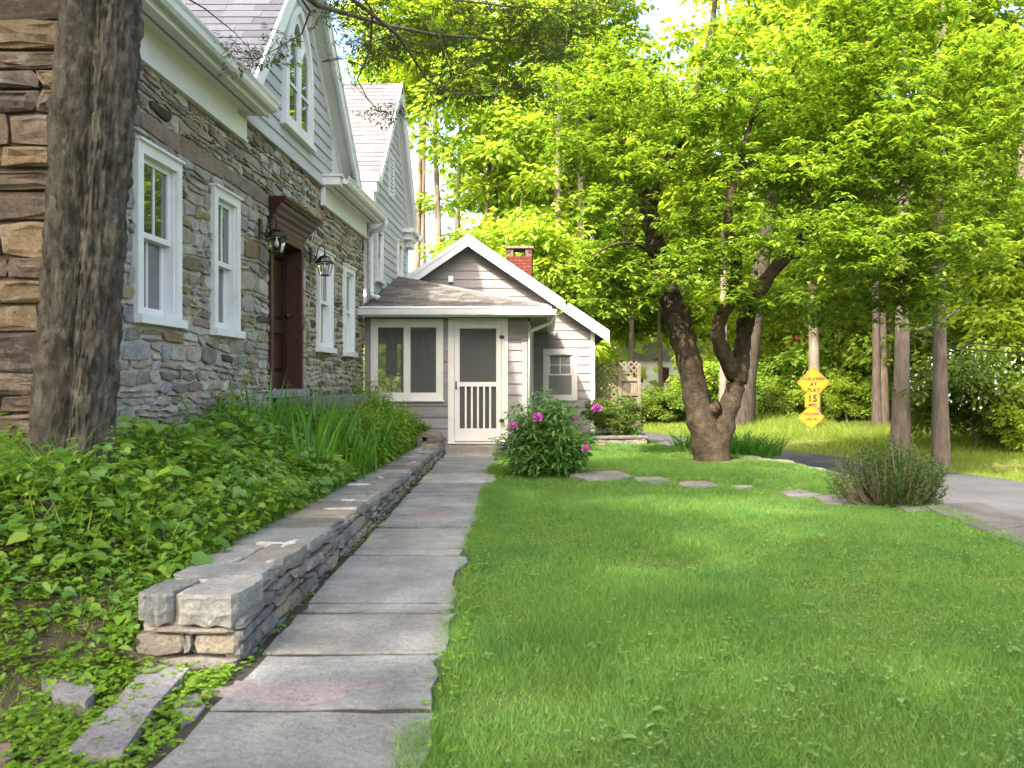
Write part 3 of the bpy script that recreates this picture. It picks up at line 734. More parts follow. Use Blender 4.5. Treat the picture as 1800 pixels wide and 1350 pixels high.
def gable(parent, Xg, Xr, Xb, L, A, R, mat, rng, near_u, sidingmat, zbase, ylo, yhi, holes, frz=.13, expo=.155, limit=290, rakew=.17, score=None):
    """gable facing +X: L, A, R = (Y, Z) of left foot, apex, right foot of the roof line"""
    L, A, R = [np.array(q, float) for q in (L, A, R)]
    roof = None
    for (p, q, nm) in ((L, A, 'near_roof'), (R, A, 'far_roof')):
        d = (q - p) / np.linalg.norm(q - p); nrm = np.array((-d[1], d[0])); nrm = nrm if nrm[1] > 0 else -nrm
        v = []
        for X in (Xr, Xb):
            for t in (p - nrm * .07, q - nrm * .07 + np.array((0, .0)), q, p): v.append((X, t[0], t[1]))
        o = link(nm, mesh_py(nm, v, [(0, 1, 2, 3), (7, 6, 5, 4), (0, 4, 5, 1), (1, 5, 6, 2), (2, 6, 7, 3), (3, 7, 4, 0)], mat), parent)
        # barge board, drip edge and rake frieze
        ln = np.linalg.norm(q - p)
        def rk(off0, off1, x0, x1, name, m_, s0=0.0, s1=0.0):
            P0 = p + d * s0; Q0 = q - d * s1; v = []
            for X in (x0, x1):
                for t in (P0 - nrm * off1, Q0 - nrm * off1, Q0 - nrm * off0, P0 - nrm * off0): v.append((X, t[0], t[1]))
            return link(name, mesh_py(name, v, [(0, 1, 2, 3), (7, 6, 5, 4), (0, 4, 5, 1), (1, 5, 6, 2), (2, 6, 7, 3), (3, 7, 4, 0)], m_), parent)
        rk(-.012, .022, Xr + .001, Xr + .028, 'drip_edge', WHITE)
        rk(.023, rakew, Xr - .03, Xr + .012, 'barge_board', WHITE)
        rk(.071, .085, Xg - .01, Xr - .031, 'rake_soffit', WHITE)
        rk(.086, .086 + frz, Xg - .01, Xg + .035, 'rake_frieze', WHITE)
        if nm == 'near_roof':
            shingles(o, (Xr + .02, p[0], p[1]), (-1, 0, 0), (0, d[0], d[1]), near_u, ln, mat, rng, limit=limit, score=score)
    m = mX(Xg); cs = [(A[1] - L[1]) / (A[0] - L[0]), (A[1] - R[1]) / (R[0] - A[0])]
    def ur(v):
        return (max(ylo, L[0] + (v + .2 - L[1]) / cs[0]), min(yhi, R[0] - (v + .2 - R[1]) / cs[1]))
    siding(parent, m, zbase, A[1] - .35, expo, ur, holes, sidingmat)
    zt = A[1] - .12
    v = [m(max(ylo, L[0]), zbase, 0), m(min(yhi, R[0]), zbase, 0)]
    v += [m(min(yhi, R[0]), min(zt, R[1] - .0 - (min(yhi, R[0]) - R[0]) * cs[1] - .1), 0), m(A[0], zt, 0), m(max(ylo, L[0]), L[1] + (max(ylo, L[0]) - L[0]) * cs[0] - .1, 0)]
    link('gable_backing', mesh_py('gable_backing', v, [(0, 1, 2, 3, 4)], sidingmat), parent)

# gothic window of the dormer
def lancet(c, w, z0, zs, k=1.25, n=6):
    """outline of a pointed light: centre, width, foot, springing"""
    r = w * k; pts = [(c - w / 2, z0), (c + w / 2, z0)]; ang = math.acos((r - w / 2) / r)
    for i in range(n + 1): t = ang * i / n; pts.append((c + w / 2 - r + r * math.cos(t), zs + r * math.sin(t)))
    for i in range(n - 1, -1, -1): t = ang * i / n; pts.append((c - w / 2 + r - r * math.cos(t), zs + r * math.sin(t)))
    return pts
def ring(mb, m, pts, w, d0, d1):
    P_ = np.array(pts); c = P_.mean(0); n = len(P_)
    nr = []
    for i in range(n):
        a, b = P_[i - 1], P_[(i + 1) % n]; t = (b - a) / (np.linalg.norm(b - a) + 1e-9); q = np.array((-t[1], t[0])); nr.append(q)
    I = P_ + np.array(nr) * w
    for i in range(n):
        j = (i + 1) % n; a, b, c_, d_ = P_[i], P_[j], I[j], I[i]
        mb.hexa([m(*a, d0), m(*b, d0), m(*c_, d0), m(*d_, d0), m(*a, d1), m(*b, d1), m(*c_, d1), m(*d_, d1)])
GW = (10.17, 4.26)
mg = mX(XW + .02)
gwin_holes = [(9.62, 10.74, 4.22, 5.0), (9.66, 10.70, 5.0, 5.25), (9.75, 10.61, 5.25, 5.5), (9.95, 10.4, 5.5, 5.72)]
gable(house, XW + .02, -2.9, -6.8, (8.06, 4.12), (10.13, 6.68), (12.7, 4.18), SHING, rng, 3.3, SIDE_GREY, 3.9, 8.3, 11.85, gwin_holes, score=lambda s: s[0] * .6 + s[2] * .2)
MB().cbox(mg, 8.25, 11.82, 3.885, 3.915, -.02, .03).build('siding_base_board', SIDE_GREY, house)
w = MB(); w.prism(mg, lancet(GW[0], 1.12, 4.22, 4.98, .82), .001, .03); gwn = w.build('gothic_window', WHITE, house)
w = MB(); ring(w, mg, lancet(GW[0], 1.12, 4.24, 4.98, .82), .085, .03, .075); w.build('arch_casing', WHITE, gwn)
MB().cbox(mg, GW[0] - .62, GW[0] + .62, 4.19, 4.25, 0, .09).build('sill', WHITE, gwn)
for s in (-1, 1):
    c = GW[0] + s * .235; o = lancet(c, .40, 4.33, 5.02, 1.1)
    w = MB(); ring(w, mg, o, .035, .03, .06); w.build('lancet_frame', WHITE, gwn)
    MB().prism(mg, lancet(c, .34, 4.36, 5.02, 1.1), .031, .036).build('pane', GLASS, gwn)
    MB().cbox(mg, c - .19, c + .19, 4.74, 4.77, .03, .055).build('muntin', WHITE, gwn)
MB().prism(mg, lancet(GW[0], .26, 5.34, 5.40, .9), .031, .036).build('pane', GLASS, gwn)
MB().cbox(mg, GW[0] - .035, GW[0] + .035, 4.3, 5.3, .03, .065).build('mullion', WHITE, gwn)
# downspout at the far corner
ds = MB(); q = [(-2.80, 14.12, 3.97), (-2.80, 14.13, 3.87), (-2.90, 14.16, 3.80), (-3.04, 14.2, 3.76), (-3.06, 14.2, 3.65), (-3.06, 14.2, 2.75), (-3.03, 14.15, 2.66), (-2.9, 14.0, 2.62)]
ds.tube(q, .042, 8); ds.build('downspout', WHITE, house, True)

# ------------------------------------------------------------------ wall lanterns
def lantern(y, label):
    t = thing('wall_lantern', (XW + .02, y, 2.6), label, 'lantern')
    z = 2.86; k = .68; MB().cbox(mf, y - .04, y + .04, z - .10, z + .10, .012, .03).build('back_plate', IRON, t)
    pts = [(XW + .03, y, z - .05), (XW + .06, y, z - .06), (XW + .085, y, z - .04), (XW + .095, y, z + .02), (XW + .105, y, z + .09), (XW + .135, y, z + .125), (XW + .175, y, z + .12), (XW + .195, y, z + .09), (XW + .195, y, z + .04)]
    MB().tube(pts, .009, 6).build('scroll_arm', IRON, t, True)
    c = (XW + .195, y, z + .045 - .455 * k)
    def fr(z0, r0, z1, r1): return [(c[0] + sx * r0 * k, c[1] + sy * r0 * k, c[2] + z0 * k) for sx, sy in ((-1, -1), (1, -1), (1, 1), (-1, 1))], [(c[0] + sx * r1 * k, c[1] + sy * r1 * k, c[2] + z1 * k) for sx, sy in ((-1, -1), (1, -1), (1, 1), (-1, 1))]
    pr = lambda L: [(r * k, zz * k) for r, zz in L]
    lo, hi = fr(.0, .075, .24, .125); cg = MB()
    for i in range(4): cg.tube([lo[i], hi[i]], .006, 5); cg.tube([lo[i], lo[(i + 1) % 4]], .006, 5); cg.tube([hi[i], hi[(i + 1) % 4]], .008, 5)
    lo2, hi2 = fr(.245, .145, .355, .07)
    for i in range(4): cg.tube([lo2[i], hi2[i]], .006, 5); cg.tube([hi2[i], hi2[(i + 1) % 4]], .006, 5); cg.tube([lo2[i], lo2[(i + 1) % 4]], .009, 5)
    cg.build('cage', IRON, t, True)
    for i in range(4): MB().add([lo2[i], lo2[(i + 1) % 4], hi2[(i + 1) % 4], hi2[i]], [(0, 1, 2, 3)]).build('hood_glass', LAMPGLASS, t)
    tp = MB(); a, b = fr(.35, .08, .385, .025); tp.hexa(a + b); tp.lathe(c, pr([(.018, .385), (.024, .40), (.012, .42), (.02, .435), (0, .455)]), 10); tp.build('finial', IRON, t)
    bs = MB(); a, b = fr(-.02, .04, 0, .08); bs.hexa(a + b); bs.build('base', IRON, t)
    for i in range(4): MB().add([lo[i], lo[(i + 1) % 4], hi[(i + 1) % 4], hi[i]], [(0, 1, 2, 3)]).build('glass_panel', LAMPGLASS, t)
    MB().lathe(c, pr([(.012, .26), (.014, .2), (.034, .165), (.042, .13), (.032, .10), (0, .08)]), 12).build('bulb', BULB, t, True)
lantern(8.95, 'black iron lantern with scroll arm on the window side of the brown door')
lantern(10.87, 'black iron lantern with scroll arm between brown door and the far pair of windows')

# ------------------------------------------------------------------ frame house behind
XF = -3.10
fh = thing('frame_house', (-5, 16.2, 0), 'tall grey clapboard house section with pale shingled gable behind the stone house', 'house')
fholes = [(14.62, 15.22, 2.95, 4.0), (16.72, 17.28, 2.98, 4.1), (15.85, 16.35, 4.75, 5.6)]
gable(fh, XF, -2.93, -6.5, (14.3, 4.77), (16.4, 7.12), (18.25, 4.6), SHING_T, rng, 1.9, SIDE_GREY, 2.3, 14.1, 18.0, fholes, frz=.1, rakew=.16)
ew = MB(); ew.box(-6.5, XF - .01, 14.12, 18.0, 2.0, 4.75); ew.build('wall_core', SIDE_GREY, fh)
mfh = mX(XF)
hung_window(fh, mfh, 14.64, 15.2, 2.97, 3.98, WHITE, GLASS, cols=2, d0=.02, cw=.08); hung_window(fh, mfh, 16.74, 17.26, 3.0, 4.08, WHITE, GLASS, cols=1, d0=.02, cw=.08)
vt = MB(); frame_rect(vt, mfh, 15.87, 16.33, 4.77, 5.58, .05, 0, .045); gv = vt.build('gable_vent', WHITE, fh)
for k in range(9): MB().cbox(mfh, 15.92, 16.28, 4.84 + k * .078, 4.84 + k * .078 + .035, .0, .035).build('louvre_slat', WHITE, gv)
MB().cbox(mfh, 15.92, 16.28, 4.82, 5.53, -.005, .002).build('vent_back', DARK, gv)
MB().cbox(mfh, 17.86, 18.0, 2.3, 4.4, 0, .04).build('corner_board', WHITE, fh)
e = MB(); e.box(-6.4, -3.0, 14.10, 14.30, 4.05, 4.45); e.box(-6.4, -2.95, 14.085, 14.32, 4.45, 4.62); e.box(-6.4, -2.90, 14.06, 14.32, 4.62, 4.74); e.build('near_cornice', WHITE, fh)
e = MB(); e.box(-3.12, -2.93, 17.55, 18.2, 4.22, 4.36); e.box(-3.12, -2.86, 17.45, 18.3, 4.36, 4.44); e.box(-3.12, -2.96, 17.7, 18.15, 4.08, 4.22); e.box(-6.4, -2.80, 18.22, 18.34, 4.30, 4.42); e.build('far_cornice', WHITE, fh)

# ------------------------------------------------------------------ screened porch
YP = 14.05; XP0, XP1 = -3.14, -.37
porch = thing('screened_porch', (-1.7, 15.5, 0), 'mauve clapboard porch with white screen door and hipped shingle roof', 'porch')
mp = mY(YP)
DO = (-1.715, -.70, .16, 2.27)          # door casing outer
WO = (-3.03, -1.80, .885, 2.235)        # double window outer
siding(porch, mp, .02, 2.30, .19, lambda v: (XP0, XP1 - .085), [(DO[0], DO[1], 0, 2.4), WO], SIDE_MAUVE)
MB().cbox(mp, XP1 - .09, XP1, 0.02, 2.3, -.1, .03).build('corner_board', SIDE_MAUVE, porch)
MB().cbox(mp, XP0, XP1, 2.28, 2.36, -.05, .028).build('header_board', SIDE_MAUVE, porch)
c = MB(); wall_holes(c, mp, XP0, XP1, 0, 2.3, [DO, WO], 0, .1); c.build('front_wall', SIDE_MAUVE, porch)
# interior of the porch
it = MB(); it.box(XP0, XP1 - .02, 14.16, 18.3, .1, .14); it.build('porch_floor', OLDWOOD, porch)
it = MB(); it.box(XP0, XP1 - .02, 14.16, 18.3, 2.32, 2.35); it.build('porch_ceiling', WHITE, porch)
# double window
f2 = MB(); frame_rect(f2, mp, *WO, .075, -.05, .035); f2.cbox(mp, WO[0] - .01, WO[1] + .01, WO[3] - .005, WO[3] + .02, -.03, .05); dw = f2.build('double_window', TRIM, porch)
mu = (WO[0] + WO[1]) / 2
sash(dw, mp, WO[0] + .075, mu - .012, WO[2] + .075, WO[3] - .075, .02, 1, 1, TRIM, SCREEN, .045, 'screen_sash'); sash(dw, mp, mu + .012, WO[1] - .075, WO[2] + .075, WO[3] - .075, .02, 1, 1, TRIM, SCREEN, .045, 'screen_sash')
MB().cbox(mp, mu - .012, mu + .012, WO[2] + .075, WO[3] - .075, -.03, .012).build('mullion', TRIM, dw)
MB().cbox(mp, WO[0] - .02, WO[1] + .02, WO[2] - .03, WO[2], -.02, .06).build('sill', TRIM, dw)
def curtain(u0, u1, v0, v1, Y):
    v = []; n = 28
    for i in range(n):
        u = u0 + (u1 - u0) * i / (n - 1); y = Y + .03 * math.sin(i * 1.5); v += [(u, y, v0), (u + .01, y + .01, v1)]
    return mesh_py('curtain', v, [(2 * i, 2 * i + 2, 2 * i + 3, 2 * i + 1) for i in range(n - 1)], CURTAIN)
link('curtain', curtain(-2.28, -2.02, 1.35, 2.1, 14.6), porch); link('curtain', curtain(-2.95, -2.75, 1.3, 2.1, 14.9), porch)
# screen door with casing
cs_ = MB(); w = .105
cs_.cbox(mp, DO[0], DO[0] + w, DO[2], DO[3], -.05, .04); cs_.cbox(mp, DO[1] - w, DO[1], DO[2], DO[3], -.05, .04); cs_.cbox(mp, DO[0] + w, DO[1] - w, DO[3] - .085, DO[3], -.05, .04); cs_.build('door_casing', TRIM, porch)
a, b, c, e = DO[0] + w + .006, DO[1] - w - .006, DO[2] + .02, DO[3] - .09
md = lambda u, v, d: (u, YP - .03 - d, v)
sd = MB(); frame_rect(sd, md, a, b, c, e, .085, -.03, .012, .085, .215); sd.cbox(md, a + .085, b - .085, c + .93, c + 1.005, -.03, .011); sdoor = sd.build('screen_door', TRIM, porch)
for i in range(1, 6):
    u = a + .085 + (b - a - .17) * i / 6; MB().cbox(md, u - .015, u + .015, c + .215, c + .93, -.022, .006).build('baluster', TRIM, sdoor)
MB().cbox(md, a + .085, b - .085, c + .215, c + .93, -.028, -.026).build('lower_screen', SCREEN, sdoor); MB().cbox(md, a + .085, b - .085, c + 1.005, e - .085, -.028, -.026).build('upper_screen', SCREEN, sdoor)
for z in (c + .32, c + 1.74):
    k = MB(); k.cbox(md, b - .03, b + .055, z, z + .055, .012, .022); k.cbox(md, b + .0, b + .014, z - .02, z + .075, .02, .03); k.build('hinge', IRON, sdoor)
k = MB(); k.cbox(md, a + .015, a + .04, c + .88, c + 1.02, .012, .025); k.tube([md(a + .028, c + .9, .025), md(a + .028, c + .92, .06), md(a + .028, c + .98, .06), md(a + .028, c + 1.0, .025)], .008, 6); k.build('door_pull', IRON, sdoor)
MB().cbox(mp, DO[0], DO[1], .14, .165, -.1, .09).build('door_threshold', TRIM, porch)
# right side wall with a band of windows
ms = mX(XP1); cw_ = MB(); wall_holes(cw_, ms, YP + .1, 18.35, 0.02, 2.32, [(14.4, 18.1, .95, 2.2)], -.04, .06); cw_.build('side_wall', SIDE_MAUVE, porch)
fw = MB(); frame_rect(fw, ms, 14.35, 18.15, .9, 2.25, .08, -.03, .03); sw = fw.build('side_window', TRIM, porch)
for y in (15.3, 16.25, 17.2): MB().cbox(ms, y - .04, y + .04, .98, 2.17, -.03, .025).build('mullion', TRIM, sw)
for y in (14.43, 15.34, 16.29, 17.24): MB().cbox(ms, y, y + .83, .98, 2.17, -.02, -.016).build('pane', SCREEN, sw)
# roof
ZE, SL = 2.44, .28; Y0 = 13.70; XE = .0
def rz(Y): return ZE + (Y - Y0) * SL
rf = MB(); ap = (-3.1, Y0 + 3.1, rz(Y0 + 3.1))
rf.add([(-3.12, Y0, ZE), (XE, Y0, ZE), ap, (-3.12, Y0, ZE - .05), (XE, Y0, ZE - .05), (ap[0], ap[1], ap[2] - .05), (XE, 18.38, ZE), (-3.1, 18.38, ap[2]), (XE, 18.38, ZE - .05), (-3.1, 18.38, ap[2] - .05)],
       [(0, 1, 2), (1, 6, 7, 2), (5, 4, 3), (3, 4, 1, 0), (4, 8, 6, 1), (5, 9, 8, 4)])
proof = rf.build('hip_roof', SHING_P, porch)
vl = 3.1 * math.hypot(1, SL)
shingles(proof, (-3.1, Y0 - .02, ZE - .004), (1, 0, 0), (0, 1, SL), 3.12, vl, SHING_P, rng, expo=.12, wid=(.12, .3), th=.012, ufun=lambda v: (0, 3.12 * (1 - v / vl)))
hp = MB(); hp.tube([(XE, Y0, ZE + .012), (ap[0], ap[1], ap[2] + .012)], .03, 5); hp.build('hip_cap', SHING_P, proof)
e = MB(); e.box(-3.12, XE + .02, Y0 + .0, Y0 + .03, ZE - .17, ZE - .01); e.box(XE - .03, XE + .021, Y0 + .031, 18.36, ZE - .17, ZE - .01); e.build('fascia', WHITE, porch)
e = MB(); e.box(-3.12, XE - .031, Y0 + .031, YP - .03, ZE - .16, ZE - .14); e.box(XP1 + .035, XE - .031, YP - .029, 18.36, ZE - .16, ZE - .14); e.build('soffit', SIDE_MAUVE, porch)
MB().box(-3.14, XE + .04, Y0 - .045, Y0 - .001, ZE - .035, ZE + .0).build('drip_edge', WHITE, porch)
g = [(-.10, -.09), (-.085, -.14), (-.04, -.155), (-.002, -.155), (-.002, -.055), (-.012, -.055), (-.02, -.135), (-.07, -.125), (-.085, -.075), (-.09, -.05), (-.11, -.05)]
MB().prism(lambda u, v, d: (d, Y0 + u, ZE + v), g, -3.16, XE + .10).build('front_gutter', WHITE, porch)
MB().prism(lambda u, v, d: (XE + .0215 - u, d, ZE + v), g, Y0 - .01, 18.3).build('side_gutter', WHITE, porch)
d = MB(); d.tube([(XE + .06, 13.9, ZE - .14), (XE + .03, 13.95, ZE - .25), (XP1 + .12, 14.0, ZE - .36), (XP1 + .05, 14.01, ZE - .42), (XP1 + .045, 14.01, .15)], .036, 8); d.build('downspout', TRIM, porch, True)

# ------------------------------------------------------------------ gable-fronted cottage behind the porch
YS_ = 18.4; ct = thing('cottage', (-1, 21, 0), 'mauve clapboard cottage with white gable boards and brick chimney', 'cottage')
AX, AZ = -1.776, 4.40; SLP = .684; mc = mY(YS_)
CW = (-.13, .63, .77, 1.92)
def cr(v):
    hw = (AZ - .1 - v) / SLP
    return (max(-3.3, AX - hw), min(1.0, AX + hw))
siding(ct, mc, .05, AZ - .25, .19, cr, [CW], SIDE_MAUVE)
w = MB(); w.prism(mc, [(-3.3, 0), (1.0, 0), (1.0, AZ - .1 - (1.0 - AX) * SLP), (AX, AZ - .1), (-3.3, AZ - .1 - (AX + 3.3) * SLP)], -5.5, -.002); w.build('wall_core', SIDE_MAUVE, ct)
MB().cbox(mc, .93, 1.02, .03, 2.42, -.1, .03).build('corner_board', TRIM, ct)
win = MB(); frame_rect(win, mc, *CW, .125, -.05, .035); win.cbox(mc, CW[0] + .1, CW[1] - .1, CW[3] - .13, CW[3] - .11, 0, .06); win = win.build('window', TRIM, ct)
zm = (CW[2] + CW[3]) / 2
sash(win, mc, CW[0] + .125, CW[1] - .125, zm - .015, CW[3] - .125, .01, 2, 2, WHITE, GLASS_D, .03, 'upper_sash', mw=.018); sash(win, mc, CW[0] + .125, CW[1] - .125, CW[2] + .125, zm + .015, -.02, 2, 2, WHITE, GLASS_D, .03, 'lower_sash', mw=.018)
for s in (-1, 1):
    foot = (AX + s * 3.10, AZ - 3.10 * SLP) if s > 0 else (AX - 1.6, AZ - 1.6 * SLP)
    def bd(o0, o1, y0, y1, nm, mat):
        v = []
        for Y in (y0, y1): v += [(AX, Y, AZ - o1), (foot[0], Y, foot[1] - o1), (foot[0], Y, foot[1] - o0), (AX, Y, AZ - o0)]
        return link(nm, mesh_py(nm, v, [(0, 1, 2, 3), (7, 6, 5, 4), (0, 4, 5, 1), (1, 5, 6, 2), (2, 6, 7, 3), (3, 7, 4, 0)], mat), ct)
    bd(0, .06, YS_ - .30, 24, 'roof_slope', SHING_P); bd(-.03, .075, YS_ - .335, YS_ - .302, 'rake_trim', WHITE); bd(.076, .235, YS_ - .32, YS_ - .29, 'rake_board', WHITE); bd(.062, .08, YS_ - .289, YS_ - .001, 'rake_soffit', SIDE_MAUVE)
MB().cbox(mc, -2.235, -2.13, 3.40, 3.54, .0, .09).build('junction_box', WHITE, ct)
# chimney, brick by brick on the faces in view
ch = MB(); cx0, cx1, cy0, cy1 = -1.03, -.40, 19.9, 20.5
ch.box(cx0 + .012, cx1 - .012, cy0 + .012, cy1 - .012, 2.6, 4.20); ch.box(cx0 + .012, cx0 + .17, cy0 + .012, cy1 - .012, 4.2, 4.40); ch.box(cx1 - .17, cx1 - .012, cy0 + .012, cy1 - .012, 4.2, 4.40); chim = ch.build('chimney', MORTAR_D, ct)
MB().box(cx0 - .03, cx1 + .03, cy0 - .03, cy1 + .03, 4.405, 4.46).build('chimney_cap', OLDWOOD, chim)
bm_ = {}
def brick(x0, x1, y0, y1, z0, z1):
    key = (round(x1 - x0, 3), round(y1 - y0, 3), round(z1 - z0, 3))
    if key not in bm_: q = MB().box(0, key[0], 0, key[1], 0, key[2]); bm_[key] = mesh_py('brick', q.v, q.f, BRICK)
    o = link('brick', bm_[key], chim); o.location = (x0, y0, z0)
z = 3.2; k = 0
while z < 4.38:
    full = z < 4.19; u = cx0 - (.1 if k % 2 else 0)
    while u < cx1 - .01:
        a, b = max(u, cx0), min(u + .2, cx1)
        if b - a > .02 and (full or b < cx0 + .2 or a > cx1 - .2): brick(a, b - .01, cy0 - .004, cy0 + .05, z, z + .062)
        u += .21
    y = cy0 + .055 + (.1 if k % 2 else 0)
    while y < cy1 - .05: brick(cx1 - .045, cx1 + .004, y, min(y + .2, cy1) - .01, z, z + .062); y += .21
    z += .0735; k += 1
# ------------------------------------------------------------------ foliage tools
def unit(a): return a / (np.linalg.norm(a, axis=1, keepdims=True) + 1e-9)
def leaf_batch(pos, ax, up, L, W, shape='hex', fold=.25, droop=.15):
    """pos, ax, up: N x 3; L, W: N"""
    ax = unit(ax); sd = unit(np.cross(ax, up)); nm = np.cross(sd, ax); L = np.asarray(L)[:, None]; W = np.asarray(W)[:, None]
    z = np.array([0, 0, 1.0])
    if shape == 'diamond':
        P_ = [pos, pos + ax * L * .5 + sd * W * .5 + nm * W * fold, pos + ax * L * .5 - sd * W * .5 + nm * W * fold, pos + ax * L - z * L * droop]
        T_ = [(0, 1, 3), (0, 3, 2)]
    elif shape == 'hex':
        P_ = [pos, pos + ax * L * .3 + sd * W * .42 + nm * W * fold, pos + ax * L * .3 - sd * W * .42 + nm * W * fold,
              pos + ax * L * .65 + sd * W * .45 + nm * W * fold - z * L * droop * .4, pos + ax * L * .65 - sd * W * .45 + nm * W * fold - z * L * droop * .4, pos + ax * L - z * L * droop]
        T_ = [(0, 1, 2), (1, 3, 2), (2, 3, 4), (3, 5, 4)]
    elif shape == 'heart':
        P_ = [pos, pos - ax * L * .12 + sd * W * .28 + nm * W * fold, pos + ax * L * .25 + sd * W * .52 + nm * W * fold, pos + ax * L * .7 + sd * W * .3 + nm * W * fold * .5, pos + ax * L - z * L * droop,
              pos + ax * L * .7 - sd * W * .3 + nm * W * fold * .5, pos + ax * L * .25 - sd * W * .52 + nm * W * fold, pos - ax * L * .12 - sd * W * .28 + nm * W * fold]
        T_ = [(0, 1, 2), (0, 2, 3), (0, 3, 4), (0, 4, 5), (0, 5, 6), (0, 6, 7)]
    else:
        P_ = [pos - sd * W * .5, pos + sd * W * .5, pos + ax * L - z * L * droop]; T_ = [(0, 1, 2)]
    k = len(P_); N = len(pos); V = np.stack(P_, 1).reshape(-1, 3)
    T = (np.arange(N)[:, None, None] * k + np.array(T_)[None]).reshape(-1, 3)
    return V, T
def join(parts):
    V, T, n = [], [], 0
    for v, t in parts: V.append(v); T.append(t + n); n += len(v)
    return np.concatenate(V), np.concatenate(T)
def rdir(R, n, zlo=-1, zhi=1):
    a = R.uniform(0, 2 * np.pi, n); z = R.uniform(zlo, zhi, n); r = np.sqrt(np.clip(1 - z * z, 0, 1)); return np.stack([r * np.cos(a), r * np.sin(a), z], 1)

def sprays(R, C, rad, K, L, W, flat=.4, shape='hex', droop=.2, fold=.2, upn=.8):
    """K leaves in a flattened tuft round each centre"""
    n = len(C) * K; c = np.repeat(C, K, 0); r = np.repeat(rad, K)
    d = rdir(R, n); off = d * (R.random(n) ** .5)[:, None]; off[:, 2] *= flat
    pos = c + off * r[:, None]
    ax = d * .9 + rdir(R, n) * .6; ax[:, 2] = ax[:, 2] * .35 - .12
    up = np.array([0, 0, 1.0]) * upn + rdir(R, n) * .55
    return leaf_batch(pos, ax, up, L * R.uniform(.65, 1.25, n), W * R.uniform(.7, 1.2, n), shape, fold, droop)

def branches(rng, nodes, C, mb, r_tip=.006, k_r=.011, sag=.1, sides=5, maxr=.12):
    """connect cluster centres to the skeleton; nodes: list of (Vector, radius)"""
    pos = np.array([n[0][:] for n in nodes]); rad = [n[1] for n in nodes]
    d0 = [np.min(np.linalg.norm(pos - c, axis=1)) for c in C]
    for i in np.argsort(d0):
        c = C[i]; d = np.linalg.norm(pos - c, axis=1) + .9 * np.clip(pos[:, 2] - c[2] + .1, 0, 9); j = int(np.argmin(d)); p = pos[j]; ln = np.linalg.norm(c - p)
        m1 = p + (c - p) * .38 + np.array([rng.uniform(-1, 1), rng.uniform(-1, 1), rng.uniform(0, 1.3)]) * ln * .12
        m2 = p + (c - p) * .72 + np.array([rng.uniform(-1, 1), rng.uniform(-1, 1), rng.uniform(-.2, 1)]) * ln * .09
        r0 = min(rad[j] * .75, k_r * ln + r_tip * 1.6, maxr)
        mb.tube([p, m1, m2, c], [r0, r0 * .75, r0 * .5 + r_tip * .3, r_tip], sides, False)
        pos = np.vstack([pos, m1, m2, c]); rad += [r0 * .75, r0 * .5, r_tip]

def in_ellipsoids(R, E, n, gap=None, thr=-.25, ns=.7, shell=.35, s=3):
    """points in a union of ellipsoids (cx,cy,cz,rx,ry,rz,weight) with holes where a noise field is low"""
    out = []; w = np.array([e[6] for e in E]); w = w / w.sum()
    while len(out) < n:
        e = E[R.choice(len(E), p=w)]; d = rdir(R, 1)[0] * (R.random() ** shell); p = np.array(e[:3]) + d * np.array(e[3:6])
        if vnoise(np.array([p * ns]), s)[0] < thr: continue
        if gap and gap(p): continue
        out.append(p)
    return np.array(out)

def tree_meshes(seed, h, r, crown, M, K, L, W, leaf, bark, wob=.25, trunk_top=.92, flat=.5, crad=(.6, 1.0), lean=(0, 0), shape='diamond', thr=-.2, shell=.38):
    rng = random.Random(seed); R = np.random.default_rng(seed)
    pts, rad = [], []
    for i in range(9):
        t = i / 8; pts.append(Vector((lean[0] * t * h + wob * math.sin(t * 4 + seed) * t, lean[1] * t * h + wob * math.cos(t * 5 + seed * 2) * t, t * h * trunk_top - .3 * (i == 0)))); rad.append(r * (1.35 if i == 0 else 1 - .8 * t))
    mb = MB(); mb.tube(pts, rad, 9, False)
    C = in_ellipsoids(R, crown, M, thr=thr, s=seed, shell=shell)
    nodes = [(p, a) for p, a in zip(pts, rad)][3:] + [((pts[i] + pts[i + 1]) / 2, rad[i]) for i in range(3, 8)]
    branches(rng, nodes, C, mb, .008, .013)
    V, T = sprays(R, C, R.uniform(*crad, M), K, L, W, flat, shape)
    tm = mesh_py('trunk', mb.v, mb.f, bark, None, True); cm = mesh_np('crown', V, T, leaf); return tm, cm

def place_tree(meshes, loc, s, rz, label, cat='tree', group=None, name='forest_tree', sz=None):
    t = bpy.data.objects.new(name, None); COL.objects.link(t); t.location = loc; t.rotation_euler = (0, 0, rz); t.scale = (s, s, sz or s); t.empty_display_size = .2
    props(t, label, cat, group)
    for nm, me in zip(('trunk', 'crown'), meshes):
        o = bpy.data.objects.new(nm, me); COL.objects.link(o); o.parent = t
    return t

